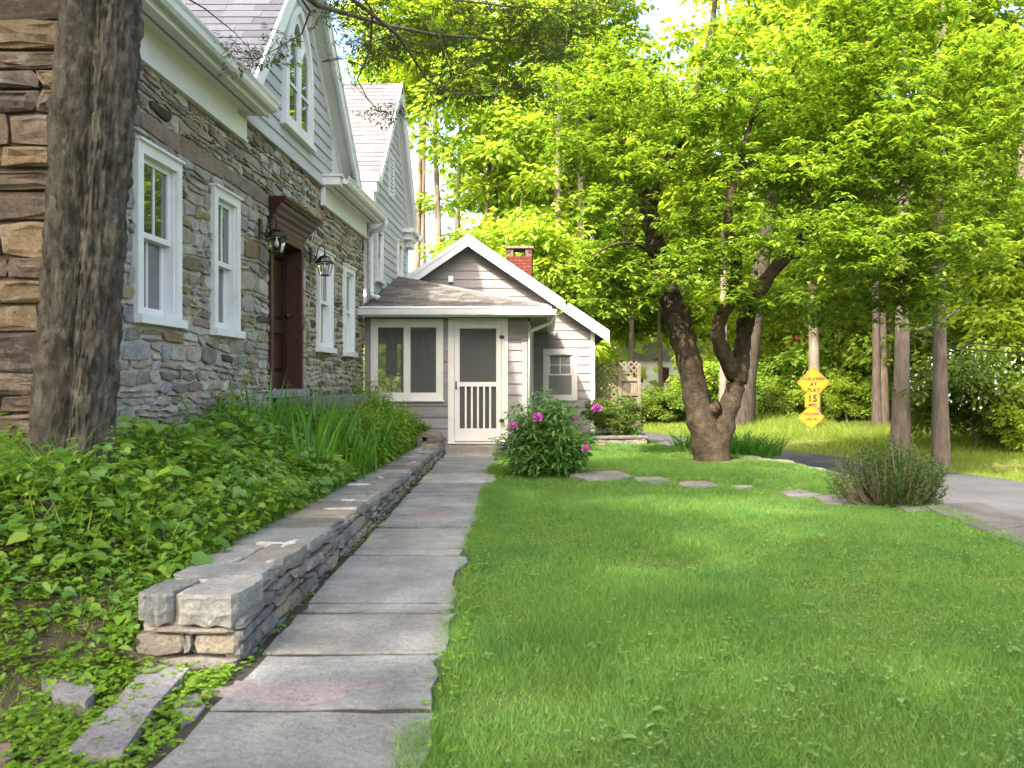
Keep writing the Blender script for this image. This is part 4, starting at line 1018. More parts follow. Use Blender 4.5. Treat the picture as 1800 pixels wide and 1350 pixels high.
# ------------------------------------------------------------------ double-stemmed trunk beside the house
rng = random.Random(31); R = np.random.default_rng(31)
TB = (-2.83, 4.9)
bt = thing('bark_tree', (TB[0], TB[1], Hs(*TB)), 'thick dark-barked tree trunk of two fused stems standing before the stone house', 'tree')
nz, na = 420, 150
zz = np.linspace(.25, 7.2, nz); th = np.linspace(0, 2 * np.pi, na, endpoint=False)
Zg, Tg = np.meshgrid(zz, th, indexing='ij')
def two(th, c1, r1, c2, r2):
    ux, uy = np.cos(th), np.sin(th); o = []
    for (cx, cy), rr in ((c1, r1), (c2, r2)):
        b = ux * cx + uy * cy; q = b * b - (cx * cx + cy * cy - rr * rr); o.append(np.where(q > 0, b + np.sqrt(np.clip(q, 0, None)), .02))
    return np.maximum(o[0], o[1])
rr = two(Tg, (-.085, 0), .150, (.107, -.02), .122)
flare = .93 + .3 * np.exp(-(Zg - .25) / .2) + .03 * np.clip(Zg - 1, 0, 2) ; rr = rr * flare * (1.0 - .02 * (Zg - 1.5))
pn = np.stack([np.cos(Tg) * 3.2 * 2.2, np.sin(Tg) * 3.2 * 2.2, Zg * 2.6], -1).reshape(-1, 3)
plates = (.5 * np.abs(vnoise(pn * np.array([2.6, 2.6, 1.5]), 3)) + .6 * np.abs(vnoise(pn * np.array([5.0, 5.0, 4.5]), 5))).reshape(Zg.shape); low = fbm(pn * .4, 2, 8).reshape(Zg.shape); fine = fbm(pn * np.array([7, 7, 6.0]), 2, 12).reshape(Zg.shape)
rr = rr + low * .014 + (plates - .25) * .04 + fine * .013
for (kz, kt, kr) in ((2.75, -1.9, .03), (1.86, -1.2, .035), (2.55, -.9, .03), (1.42, -2.2, .02), (3.0, -.5, .025)):
    dd = ((Zg - kz) / .06) ** 2 + ((np.angle(np.exp(1j * (Tg - kt)))) / .3) ** 2; rr += kr * np.exp(-dd) - kr * 1.3 * np.exp(-dd * 6)
cx = -2.815 + .07 * (Zg - 1.1) ; cy = TB[1] + .02 * np.sin(Zg)
V = np.stack([cx + rr * np.cos(Tg), cy + rr * np.sin(Tg), Zg], -1).reshape(-1, 3)
ii = (np.arange(nz - 1)[:, None] * na + np.arange(na)[None]); jj = (np.arange(nz - 1)[:, None] * na + (np.arange(na)[None] + 1) % na)
T = np.stack([ii, jj, jj + na, ii + na], -1).reshape(-1, 4)
BARKT = surf('bark_old', lin('3c3831'), lin('6f695d'), 10, .95, 1.0, 38, .03, stretch=(1.6, 1.6, .6), spec=.1, dirt=(lin('7f8a78'), 5.5, .58, .55), fine=60)
link('trunk', mesh_np('trunk', V, T, BARKT, None, True), bt)
# overhanging hemlock-like limbs above the dormer and path
def limb(pix, Ys, r0, r1):
    return [P(x, y, Y) for (x, y), Y in zip(pix, Ys)]
limbs = [
 ([(300, -260), (470, -60), (560, 10), (620, 27), (680, 45), (760, 60), (850, 68), (950, 80), (1040, 76)], np.linspace(4.6, 8.6, 9), .026),
 ([(300, -330), (520, -70), (640, 14), (700, 62), (725, 100), (750, 140), (800, 165), (870, 160), (960, 140)], np.linspace(4.6, 8.2, 9), .017),
 ([(300, -360), (560, -90), (700, -20), (800, 0), (900, 12), (1000, 16), (1090, 6)], np.linspace(4.8, 8.8, 7), .017),
 ([(320, -300), (450, -120), (545, 20), (530, 60), (470, 95), (425, 120)], np.linspace(4.6, 7.2, 6), .011),
 ([(300, -200), (280, -60), (320, -8), (360, 15), (410, 55), (448, 95)], np.linspace(4.5, 6.6, 6), .010),
 ([(420, -200), (600, -60), (655, 20), (650, 90), (628, 140), (645, 172), (665, 195), (690, 200)], np.linspace(4.6, 8.0, 8), .010),
]
tip_nodes = []
lm = MB()
for pix, Ys, r0 in limbs:
    pts = limb(pix, Ys, r0, .004); n = len(pts); lm.tube(pts, list(np.linspace(r0, r0 * .2, n)), 6, False)
    for i in range(n - 1):
        for t in (0, .5): tip_nodes.append((pts[i].lerp(pts[i + 1], t), r0 * (1 - .8 * i / n)))
tw = []
for (x0, x1, y0, y1, Ya, Yb, n) in ((590, 1010, 5, 110, 6.8, 8.4, 105), (800, 1130, 0, 60, 7.4, 9.0, 48), (740, 960, 95, 180, 7.5, 8.3, 38), (395, 500, 60, 125, 6.2, 7.2, 7), (600, 720, 60, 130, 6.8, 7.8, 10), (645, 700, 185, 215, 7.8, 8.0, 4), (570, 640, 0, 50, 6.4, 7.0, 7)):
    for _ in range(n):
        Y = R.uniform(Ya, Yb); tw.append(P(R.uniform(x0, x1), R.uniform(y0, y1), Y)[:])
tw = np.array(tw); branches(rng, [q for q in tip_nodes], tw, lm, .0022, .007, sides=4, maxr=.012)
lm.build('overhanging_limbs', BARK, bt, True)['kind'] = 'stuff'
nl = 85; d = rdir(R, len(tw)); d[:, 2] = d[:, 2] * .2 - .25; d = unit(d); ps, ax = [], []
for k in range(nl):
    t = R.random(len(tw))[:, None]; s = R.choice([-1, 1], len(tw))[:, None]; side = unit(np.cross(d, np.array([0, 0, 1.0])))
    br = (R.random(len(tw)) ** .7)[:, None] * .14 * s * (1 - t * .6)
    ps.append(tw + d * (t - .5) * .34 + side * br + rdir(R, len(tw)) * .012); ax.append(d * .8 + side * s * .9 + rdir(R, len(tw)) * .35)
ps = np.concatenate(ps); ax = np.concatenate(ax); n = len(ps)
Vn, Tn = leaf_batch(ps, ax, np.array([0, 0, 1.0]) + rdir(R, n) * .4, R.uniform(.03, .065, n), R.uniform(.008, .014, n), 'diamond', .1, .1)
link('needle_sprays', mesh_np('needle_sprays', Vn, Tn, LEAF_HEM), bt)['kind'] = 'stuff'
# crown above the frame
E = [(-2.6, 3.2, 8.2, 2.2, 2.2, 1.8, 1), (-3.2, 1.8, 9.0, 2.0, 2.0, 1.5, .8)]
C = in_ellipsoids(R, E, 90, thr=-.15); cb = MB(); branches(rng, [(Vector((-2.4, 4.9, z)), .12) for z in (5.5, 6, 6.5, 7, 7.2)], C, cb, .01, .014); cb.build('upper_branches', BARK, bt, True)['kind'] = 'stuff'
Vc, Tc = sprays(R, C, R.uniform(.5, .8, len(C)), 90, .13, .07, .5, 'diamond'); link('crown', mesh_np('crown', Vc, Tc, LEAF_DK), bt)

# ------------------------------------------------------------------ magnolia on the lawn
rng = random.Random(41); R = np.random.default_rng(41)
MY = 12.7
mg_t = thing('magnolia_tree', P(1250, 812, MY)[:], 'spreading leafy tree with forked mottled trunk on the lawn', 'tree')
stems = [  # (pixel x, y, dY), radii in metres
 ([(1252, 830, 0), (1248, 790, 0), (1232, 740, 0), (1222, 690, 0), (1212, 640, -.05), (1199, 590, -.05), (1188, 555, 0), (1172, 510, .05), (1158, 460, .1), (1148, 410, .15), (1140, 370, .2), (1122, 320, .2), (1098, 270, .2), (1070, 235, .3), (1040, 205, .3), (1000, 180, .4)],
  [.33, .28, .21, .20, .19, .185, .19, .165, .145, .15, .14, .125, .11, .085, .06, .035]),
 ([(1262, 805, -.02), (1270, 760, -.05), (1283, 710, -.05), (1296, 670, -.05), (1302, 640, 0), (1306, 600, .05), (1312, 560, .1), (1326, 525, .15), (1352, 485, .25), (1400, 430, .3), (1450, 380, .4), (1500, 330, .4), (1540, 280, .4)],
  [.14, .155, .155, .15, .135, .125, .14, .13, .11, .095, .08, .06, .035]),
 ([(1290, 660, -.05), (1272, 620, -.15), (1262, 590, -.2), (1268, 555, -.25), (1286, 525, -.3), (1294, 490, -.35), (1290, 440, -.4), (1280, 390, -.5), (1290, 320, -.5), (1310, 250, -.5), (1330, 180, -.4)],
  [.13, .12, .11, .10, .10, .09, .08, .07, .055, .045, .03]),
 ([(1240, 745, .05), (1254, 720, -.1), (1262, 712, -.16)], [.09, .09, .085]),
 ([(1140, 370, .2), (1170, 300, -.1), (1200, 230, -.3), (1230, 150, -.4), (1250, 60, -.4), (1260, -40, -.4)], [.11, .09, .075, .06, .045, .03]),
 ([(1158, 455, .1), (1120, 430, -.3), (1080, 430, -.6), (1040, 450, -.8)], [.035, .028, .02, .012]),
]
mb = MB(); nodes = []
def catmull(pts, rad, k=4):
    o, r = [], []
    for i in range(len(pts) - 1):
        p0, p1, p2, p3 = pts[max(i - 1, 0)], pts[i], pts[i + 1], pts[min(i + 2, len(pts) - 1)]
        for j in range(k):
            t = j / k; o.append(.5 * ((2 * p1) + (p2 - p0) * t + (2 * p0 - 5 * p1 + 4 * p2 - p3) * t * t + (3 * p1 - p0 - 3 * p2 + p3) * t ** 3)); r.append(rad[i] + (rad[i + 1] - rad[i]) * t)
    return o + [pts[-1]], r + [rad[-1]]
for px, rad in stems:
    pts = [P(x, y, MY + dy) if y > 640 else P(x, y, MY + dy * 2.2) for x, y, dy in px]
    o, r = catmull(pts, rad); r = [a * (1 + .07 * math.sin(i * 1.7) + .05 * math.sin(i * 4.1)) for i, a in enumerate(r)]
    mb.tube(o, r, 18, True)
    nodes += [(q, a) for q, a in zip(o[::2], r[::2]) if q.z > 2.0]
tv = np.array(mb.v); tv += (fbm(tv * 5, 3, 4) * .014)[:, None] * unit(np.stack([tv[:, 0] - 2.4, tv[:, 1] - MY, tv[:, 2] * 0], 1))
mb.v = [tuple(a) for a in tv]
trunk_mb = mb; br = MB()
E = [(3.9, 12.4, 4.6, 3.0, 2.6, 1.7, 3.2), (1.9, 12.6, 5.2, 1.7, 2.2, 2.0, 1.6), (5.6, 12.6, 4.6, 2.2, 2.4, 1.4, 1.8), (3.4, 12.2, 6.3, 2.6, 2.6, 1.5, 2.2), (5.6, 12.4, 6.4, 2.2, 2.4, 1.3, 1.2), (1.2, 12.6, 6.4, 1.2, 1.8, 1.2, .5), (.35, 12.6, 5.3, .8, 1.2, .8, .3),
     (.95, 12.3, 3.2, .75, 1.0, .9, .55), (3.6, 11.4, 3.0, 1.5, 1.5, .55, 1.2), (5.4, 12.0, 3.1, 1.3, 1.4, .5, .8), (.6, 12.6, 4.4, .8, 1.0, .8, .35), (1.75, 11.8, 3.1, .8, .8, .5, .4), (4.2, 11.8, 2.35, 1.7, 1.2, .42, 1.1), (5.5, 12.2, 2.5, 1.0, 1.0, .4, .5), (1.0, 12.2, 2.45, .55, .7, .45, .35)]
def mgap(p):
    x = VX + F * p[0] / p[1]; y = VY - F * (p[2] - CH) / p[1]
    if 1150 < x < 1345 and y > 545: return True
    if x > 1660 and y > 470: return True
    if 1090 < x < 1180 and 330 < y < 480 and p[1] < 12.8: return True
    return y > 625 or (x < 1150 and y > 585)
C = in_ellipsoids(R, E, 1020, mgap, thr=-.16, ns=.62, shell=.45)
branches(rng, nodes, C, br, .006, .012, maxr=.05)
link('trunk', mesh_py('trunk', trunk_mb.v, trunk_mb.f, BARK2, None, True), mg_t); br.build('branches', BARK2, mg_t, True)['kind'] = 'stuff'
# whorls of long leaves on small twigs
tips = np.repeat(C, 6, 0) + rdir(R, len(C) * 6) * (R.random(len(C) * 6) ** .6)[:, None] * np.array([.52, .52, .2])
K = 13; c = np.repeat(tips, K, 0); n = len(c); a = R.uniform(0, 2 * np.pi, n); ax = np.stack([np.cos(a), np.sin(a), R.uniform(-.35, .35, n)], 1)
Vm, Tm = leaf_batch(c + ax * R.uniform(.0, .05, n)[:, None] + rdir(R, n) * .03, ax, np.array([0, 0, 1.0]) + rdir(R, n) * .35, R.uniform(.055, .165, n), R.uniform(.028, .062, n), 'hex', .18, .25)
link('crown', mesh_np('crown', Vm, Tm, LEAF_MAG), mg_t)

# ------------------------------------------------------------------ woods behind
PR = [tree_meshes(101, 15, .13, [(0, 0, 10.5, 3.4, 3.4, 4.0, 3), (1.2, .5, 7, 2.2, 2.2, 1.6, 1)], 105, 75, .30, .18, LEAF_BG, BARK3),
      tree_meshes(102, 17, .15, [(0, 0, 12, 3.8, 3.8, 4.5, 3), (-1.5, .5, 8, 2.4, 2.2, 1.6, 1.2)], 115, 75, .30, .18, LEAF_BG, BARK3),
      tree_meshes(103, 12, .11, [(0, 0, 8, 3.0, 3.0, 3.6, 3), (.8, -.8, 4.6, 2.4, 2.4, 1.5, 1.6)], 115, 80, .27, .16, LEAF_BG, BARK3, lean=(.04, .02)),
      tree_meshes(104, 8, .09, [(0, 0, 4.6, 2.4, 2.4, 3.0, 3), (.5, .6, 2.4, 1.9, 1.9, 1.2, 1.5)], 95, 85, .24, .14, LEAF_BG, BARK3, flat=.35),
      tree_meshes(105, 7, .07, [(0, 0, 4.0, 2.0, 2.0, 2.4, 2), (-.6, -.3, 2.0, 1.6, 1.6, 1.2, 1.5)], 80, 85, .22, .13, LEAF_BG, BARK3, flat=.3, lean=(-.06, .03))]
BU = [tree_meshes(111, 1.6, .05, [(0, 0, 1.0, 1.3, 1.2, .95, 1)], 70, 110, .13, .08, LEAF_BG, BARK3, crad=(.25, .45), thr=-.5), tree_meshes(112, 1.3, .04, [(0, 0, .8, 1.5, 1.3, .75, 1)], 70, 110, .12, .07, LEAF_DK, BARK3, crad=(.25, .45), thr=-.5)]
def at(x, Y): X = (x - VX) / F * Y; return (X, Y, Hs(X, Y) - .03)
def trunk_only(seed, h, r, lean, crownE, M=60, bark=BARK3, K=100): return tree_meshes(seed, h, r, crownE, M, K, .28, .17, LEAF_BG, bark, lean=lean, wob=.12)
# trees whose trunks stand out in the photograph
RT = trunk_only(121, 16, .165, (.012, 0), [(.2, 0, 12, 3.2, 3.2, 3, 1)])
rt_a = place_tree(RT, at(1582, 16.9), 1.0, .0, 'straight brown trunk across the road, a broken side branch low on its flank', name='roadside_tree')
def add_stub(tree, pts, r):
    o = MB().tube(pts, [r, r * .8, r * .55], 7).build('broken_branch', BARK3, None, True); o.parent = tree
RT2 = trunk_only(122, 15, .135, (.01, 0), [(.3, 0, 11.5, 3, 3, 3, 1)])
place_tree(RT2, at(1655, 14.6), 1.0, 2.0, 'straight furrowed trunk at the far road edge beside the white-flowering bush', name='roadside_tree')
add_stub(rt_a, [(.1, 0, 2.45), (.55, -.1, 2.62), (1.15, -.15, 2.95)], .055)
BARKD = surf('bark_dark', lin('2e2a24'), lin('4c443b'), 6, .95, 1.0, 10, .05, stretch=(2, 2, .4), spec=.1)
RT3 = trunk_only(123, 14, .36, (.13, .0), [(1.6, 0, 10.5, 3.6, 3.2, 3, 1)], bark=BARKD)
place_tree(RT3, at(1300, 25), .95, 0, 'thick leaning dark trunk behind the forked lawn tree', name='leaning_tree')
RT4 = trunk_only(124, 15, .12, (.01, .02), [(0, 0, 11, 2.5, 2.5, 3, 1)], 50)
for x, Y, s, rz in ((1541, 23.5, 1.0, .3), (1556, 26, 1.0, 1.4), (1432, 27, 1.5, 2.4), (1733, 29, 1.1, 3), (1782, 25, 1.2, 4), (1448, 36, 1, 5)):
    place_tree(RT4, at(x, Y), s, rz, {1541: 'slender trunk halfway between the road signs and the branched trunk', 1556: 'slender trunk close behind another between road signs and branched trunk', 1432: 'pale trunk standing right behind the yellow road signs', 1733: 'slender trunk rising behind the white-flowering bush', 1782: 'slender trunk past the white-flowering bush away from the road signs', 1448: 'thin distant trunk close to the dull red building'}[x], group='slender pale trunks across the road')
RT5 = trunk_only(125, 16, .17, (.015, 0), [(.5, 0, 13.5, 2.4, 2.4, 2, 1)], 34)
for x, Y, s, rz in ((728, 31, 1.05, .5), (748, 33, 1.0, 2.2), (775, 29, 1.0, 4), (800, 35, 1.1, 1), (880, 30, 1, 3), (985, 27, 1, 2), (1022, 29, 1.1, 4.4), (1002, 34, 1.0, 5)):
    place_tree(RT5, at(x, Y), s, rz, {728: 'tall pale trunk closest to the frame house corner', 748: 'tall grey trunk second from the frame house corner', 775: 'tall trunk rising over the house-side slope of the cottage roof', 800: 'tall distant trunk just beside the cottage gable peak', 880: 'tall trunk between the cottage gable peak and the brick chimney', 985: 'tall trunk first past the brick chimney', 1022: 'taller trunk second past the brick chimney', 1002: 'thin distant trunk between the two trunks past the brick chimney'}[x], group='tall grey trunks behind the cottage')
# leafy trees of the wood
rng = random.Random(55)
G1 = 'bright leafy trees of the wood'
spots = []
for Y, xs_ in ((22.5, (1120, 1180, 1780)), (27, (845, 905, 1000, 1060, 1260, 1560, 1720, 1850)), (33, (830, 950, 1110, 1330, 1480, 1620, 1780, 1900)), (40, (690, 790, 880, 960, 1050, 1160, 1270, 1360, 1480, 1590, 1690, 1800, 1900)), (50, (640, 720, 810, 900, 1000, 1100, 1200, 1300, 1400, 1500, 1600, 1720, 1830, 1940))):
    for x in xs_: spots.append((x + rng.uniform(-25, 25), Y + rng.uniform(-2, 2)))
for x, Y in spots:
    s = road_s((x - VX) / F * Y, Y)
    if 0 < s < 5.2: continue
    low = Y < 36; pr = rng.choice(PR[3:] + PR[2:3] if low and rng.random() < .6 else PR[:3])
    if x < 830 or (x > 1330 and Y < 36): pr = rng.choice(PR[3:])
    sc = rng.uniform(.85, 1.2) * (1.0 if Y < 45 else 1.25)
    lab0 = {0: 'tall yellow-green broadleaf tree', 1: 'very tall yellow-green broadleaf tree', 2: 'leaning yellow-green broadleaf tree', 3: 'low yellow-green understorey tree', 4: 'small leaning yellow-green understorey tree'}[[i for i, q in enumerate(PR) if q is pr][0]]
    whr = [w for lim, w in ((700, 'behind the frame house'), (830, 'behind the cottage roof'), (960, 'behind the brick chimney'), (1080, 'between brick chimney and lawn tree'), (1200, 'behind the plank gate'), (1350, 'behind the forked lawn tree'), (1500, 'behind the yellow road signs'), (1620, 'behind the trunk with the side branch'), (1720, 'behind the furrowed trunk'), (9999, 'behind the white-flowering bush')) if x < lim][0]
    lab = lab0 + ' ' + ('just ' if Y < 24.6 else 'a little way ' if Y < 30 else 'some way ' if Y < 36.5 else 'far ' if Y < 45 else 'very far ') + whr
    place_tree(pr, at(x, Y), sc, rng.uniform(0, 6.28), lab, group=G1 + ' ' + str([i for i, q in enumerate(PR) if q is pr][0]).translate(str.maketrans('01234', 'abcde')))
for x, Y, s, k, lab in ((850, 28.5, 1.1, 2, 'leaning broadleaf tree rising between cottage gable peak and brick chimney'), (912, 27.5, 1.05, 3, 'low-branched tree right behind the brick chimney'), (975, 30, 1.15, 2, 'leaning broadleaf tree first past the brick chimney'), (805, 36, 1.1, 4, 'low leaning tree behind the cottage gable peak')):
    place_tree(PR[k], at(x, Y), s, x * .37, lab, group='leafy trees close behind the cottage')
# bushes along the far verge
def where(x): return [w for lim, w in ((1130, 'beyond the plank gate'), (1190, 'between plank gate and forked lawn tree'), (1240, 'behind the thicker stem of the forked lawn tree'), (1300, 'behind the forked lawn tree'), (1350, 'beside the thick leaning trunk'), (1400, 'between leaning trunk and road signs'), (1440, 'behind the yellow road signs'), (1500, 'beside the yellow road signs'), (1540, 'between road signs and slender trunks'), (1600, 'behind the branched roadside trunk'), (1650, 'between the two roadside trunks'), (1700, 'behind the furrowed trunk'), (1790, 'behind the white-flowering bush'), (1820, 'next past the white-flowering bush'), (9999, 'at the road edge past the white-flowering bush')) if x < lim][0]
for x, Y, s, k in ((1385, 28, .7, 0), (1490, 27.5, .8, 0), (1340, 28, .8, 1), (1160, 28, .8, 1), (1215, 28.5, .8, 0), (1105, 29, .7, 0), (1560, 27, .8, 0), (1630, 24, .6, 1), (1800, 19, .9, 1), (1840, 16, .8, 0), (1760, 24, 1.3, 0), (1260, 29, 1.3, 0), (1420, 29, 1.4, 0), (1520, 31, 1.5, 1), (1680, 28, 1.4, 0)):
    place_tree(BU[k], at(x, Y), s, rng.uniform(0, 6), ('rounded bright green bush ', 'low dark green bush ')[k] + where(x), 'bush', ('bright bushes beyond the road', 'dark bushes beyond the road')[k], 'verge_bush')
wb = place_tree(BU[1], at(1715, 17.3), 1.15, 1, 'dark green bush dotted with small white flowers beside the furrowed trunk', 'bush', None, 'flowering_bush', 1.35)
Rw = np.random.default_rng(5); d = rdir(Rw, 420, -.1, 1) * np.array([1.5, 1.35, .8]) * Rw.uniform(.85, 1.08, 420)[:, None] + np.array([0, 0, .75])
Vw, Tw = leaf_batch(d, rdir(Rw, 420), rdir(Rw, 420), Rw.uniform(.03, .05, 420), Rw.uniform(.03, .05, 420), 'diamond'); o = link('blossom', mesh_np('blossom', Vw, Tw, BULB)); o.parent = wb; o['kind'] = 'stuff'
# the far wood that reads as one mass
n = 42000; ang = R.uniform(-.62, .75, n); rr_ = R.uniform(58, 95, n); X = np.tan(ang) * rr_
zt = 13 + 7 * fbm(np.stack([X * .08, rr_ * .05, X * 0], 1), 3, 2); Zf = R.random(n) ** .8 * zt + .5
keep = ~((X / rr_ * F + VX < 800) & (Zf > 9)); pf = np.stack([X, rr_, Zf], 1)[keep]; n = len(pf)
Vf, Tf = leaf_batch(pf, rdir(R, n), np.array([0, -.5, .7]) + rdir(R, n) * .8, R.uniform(.6, 1.3, n), R.uniform(.4, .9, n), 'diamond')
props(link('far_woods', mesh_np('far_woods', Vf, Tf, LEAF_FAR)), 'distant mass of yellow-green woodland foliage behind the trees', 'woods', kind='stuff')
# trees behind the camera that shade the near lawn
for i, (x, y, s, k) in enumerate(((-6.4, -10.8, 1.25, 1), (-10.8, -9.0, 1.25, 0), (-2.4, -12.4, 1.25, 1), (1.4, -13.8, 1.25, 0), (-8.4, -3.2, .95, 1))):
    place_tree(PR[k], (x, y, 0), s, i * 1.7, 'tall broadleaf tree on the lawn behind the viewpoint', group='lawn shade trees', name='shade_tree')
for i in range(8):
    place_tree(PR[3 + i % 2], (-13 + i * 4.4, -17 - 3 * (i % 2), 0), 1.0, i * 2.1, 'low broadleaf tree in the wood line far behind the viewpoint', group='wood line behind the viewpoint', name='wood_tree')
# ------------------------------------------------------------------ lawn and verge
R = np.random.default_rng(71); rng = random.Random(71)
STEP = [[(1000, 834), (1045, 828), (1085, 827), (1112, 836), (1080, 841), (1030, 842)], [(1112, 838), (1160, 838), (1182, 845), (1150, 850), (1115, 846)], [(1192, 846), (1240, 845), (1264, 852), (1225, 857), (1195, 852)],
        [(1282, 854), (1320, 853), (1338, 858), (1300, 862)], [(1368, 864), (1405, 860), (1445, 868), (1420, 876), (1385, 872)], [(1430, 872), (1470, 868), (1505, 876), (1480, 886), (1445, 882)]]
def wpoly(pix, z=0): return np.array([((x - VX) / F * (CH - z) * F / (y - VY), (CH - z) * F / (y - VY)) for x, y in pix])
SP = [wpoly(s) for s in STEP]
def off_stones(x, y):
    k = np.ones(len(x), bool)
    for p in SP: k &= ~((np.abs(x - p[:, 0].mean()) < np.ptp(p[:, 0]) * .44) & (np.abs(y - p[:, 1].mean()) < np.ptp(p[:, 1]) * .46))
    k &= ~(((x - 2.5) ** 2 + ((y - 12.5) * .8) ** 2) < .55 ** 2)
    return k
def blades(n, y0, y1, h, w, mat, name, right=None, left=None, dens=None):
    y = R.uniform(y0, y1, n); a = left(y) if left else xr(y); b = right(y) if right else lawn_edge(y) + .15
    x = a + (b - a) * R.random(n); e = fbm(np.stack([x * 1.3, y * 1.3, x * 0], 1), 3, 31); k = off_stones(x, y)
    k &= R.random(n) < np.clip(.86 + .4 * e, .35, 1); k &= x / y < .62 + .0 * x
    if dens is not None: k &= R.random(n) < dens(x, y)
    x, y, e = x[k], y[k], e[k]; n = len(x)
    d = rdir(R, n) * .75; d[:, 2] = 1; hh = h * R.uniform(.45, 1.35, n) * (1 + .5 * e)
    return leaf_batch(np.stack([x, y, H(x, y) - .004], 1), d, rdir(R, n), hh, w * R.uniform(.6, 1.3, n), 'tri', 0, .12)
parts = [blades(270000, 1.9, 4.6, .06, .0042, GRASS, 'g', left=lambda y: xr(y) - .035), blades(250000, 4.6, 8.5, .055, .0058, GRASS, 'g', left=lambda y: xr(y) - .035), blades(200000, 8.5, 14.5, .055, .009, GRASS, 'g', left=lambda y: xr(y) + .05), blades(40000, 14.5, 19, .06, .014, GRASS, 'g', left=lambda y: np.full_like(y, 1.1))]
parts.append(blades(26000, 2.0, 13.5, .085, .005, GRASS, 'g', left=lambda y: xr(y) - .07, right=lambda y: xr(y) + .07))
V, T = join(parts); props(link('lawn_grass', mesh_np('lawn_grass', V, T, GRASS)), 'short bright green lawn grass beside the flagstone path', 'grass', kind='stuff')
# clover and other broad weeds in the lawn
n = 9000; y = 1.9 + 9 * R.random(n) ** 1.1; x = xr(y) + .05 + (lawn_edge(y) - xr(y)) * R.random(n); e = fbm(np.stack([x * 1.1, y * 1.1, x * 0], 1), 2, 77)
k = (e > -.45) & off_stones(x, y); x, y = x[k], y[k]; n = len(x)
c = np.stack([x, y, H(x, y) + R.uniform(.015, .05, n)], 1); ls = []
for j in range(3):
    a = R.uniform(0, 6.28, n); ls.append(leaf_batch(c, np.stack([np.cos(a), np.sin(a), R.uniform(-.1, .3, n)], 1), np.array([0, 0, 1.0]) + rdir(R, n) * .3, R.uniform(.008, .022, n), R.uniform(.008, .018, n), 'hex', .1, .1))
n2 = 70; y = 2.2 + 7 * R.random(n2); x = xr(y) + .1 + (lawn_edge(y) - xr(y)) * R.random(n2); c = np.stack([x, y, H(x, y) + .03], 1)
for j in range(4):
    a = R.uniform(0, 6.28, n2); ls.append(leaf_batch(c, np.stack([np.cos(a), np.sin(a), R.uniform(.1, .5, n2)], 1), np.array([0, 0, 1.0]) + rdir(R, n2) * .3, R.uniform(.03, .055, n2), R.uniform(.02, .035, n2), 'hex', .15, .3))
V, T = join(ls); props(link('lawn_weeds', mesh_np('lawn_weeds', V, T, CLOVER)), 'small clover and violet leaves scattered through the lawn', 'weeds', kind='stuff')
LITTER = leafmat('leaf_litter', (.10, .07, .04), (.17, .12, .07), (.26, .2, .13), .15, .8, 0, (1, 1, 1))
# long grass on the far verge
n = 150000; t = R.uniform(-9, 26, n); s = 4.05 + R.random(n) ** 1.5 * 6; x = RA[0] + RD[0] * t + RN[0] * s; y = RA[1] + RD[1] * t + RN[1] * s
k = y > 7; x, y, s = x[k], y[k], s[k]; n = len(x); e = fbm(np.stack([x * .7, y * .7, x * 0], 1), 3, 41); hh = np.clip(.10 + .05 * (s - 4), .06, .32) * R.uniform(.5, 1.4, n) * (1 + .6 * e); hh = np.maximum(hh, .04)
d = rdir(R, n) * .7; d[:, 2] = 1
V, T = leaf_batch(np.stack([x, y, H(x, y) - .01], 1), d, rdir(R, n), hh, R.uniform(.008, .018, n), 'tri', 0, .2)
props(link('verge_grass', mesh_np('verge_grass', V, T, GRASS_V)), 'long sunlit yellow-green grass on the far verge of the road', 'grass', kind='stuff')

# ------------------------------------------------------------------ stepping and edging stones
for i, s in enumerate(STEP): flat_stone('stepping_stone', s, .06 if i == 0 else .018, .06 if i == 0 else .04, 'thick flat slab beside the peony, first of the stepping stones' if i == 0 else ('', 'second', 'third', 'fourth and smallest', 'fifth', 'sixth')[i] + ' grey stepping stone from the peony, set flush in the lawn', 'stepping stones across the lawn', '7a7672', 'stone')
for pix, z, d, lab in (([(1625, 890), (1720, 880), (1775, 905), (1800, 925), (1730, 932), (1680, 912)], .03, .12, 'broad flat grey edging slab just beyond the low bush'),
                       ([(1700, 915), (1790, 905), (1860, 930), (1880, 960), (1790, 955), (1735, 935)], .02, .12, 'layered flat edging slab at the road side of the lawn, next but one to the low bush'),
                       ([(1775, 955), (1850, 950), (1900, 985), (1830, 990)], .0, .08, 'small flat slab at the lawn edge farthest from the low bush'),
                       ([(1560, 880), (1640, 872), (1670, 890), (1600, 902)], .02, .10, 'flat stone under the low bush at the lawn edge')):
    flat_stone('edging_slab', pix, z, d, lab, None, '625d58')
lay = thing('edging_wall', (3.3, 12.0, -.3), 'low stack of dark flat stones along the lawn edge behind the lawn tree', 'wall')
for row, z in enumerate((-.30, -.19, -.08)):
    t = 13.3
    while t > 9.9 + row * .25:
        l = rng.uniform(.3, .7); xx = float(lawn_edge(t)); x2 = float(lawn_edge(t - l)); wdt = .36 + rng.uniform(-.06, .08)
        p = qpoly(xx - .15, xx + wdt - row * .06, x2 - .15, x2 + wdt - row * .06, t, t, t - l + .02, t - l + .02, rng, .025); zb = z + rng.uniform(-.012, .012)
        v, f = stone_geo(p, .095, rng, lambda a, b, d: (a, b, zb + d), inset=.06, rough=.2, deep=0); link('stone', mesh_py('stone', v, f, SLATE, np.array(rng.choice(PALR)) * rng.uniform(.6, 1)), lay); t -= l
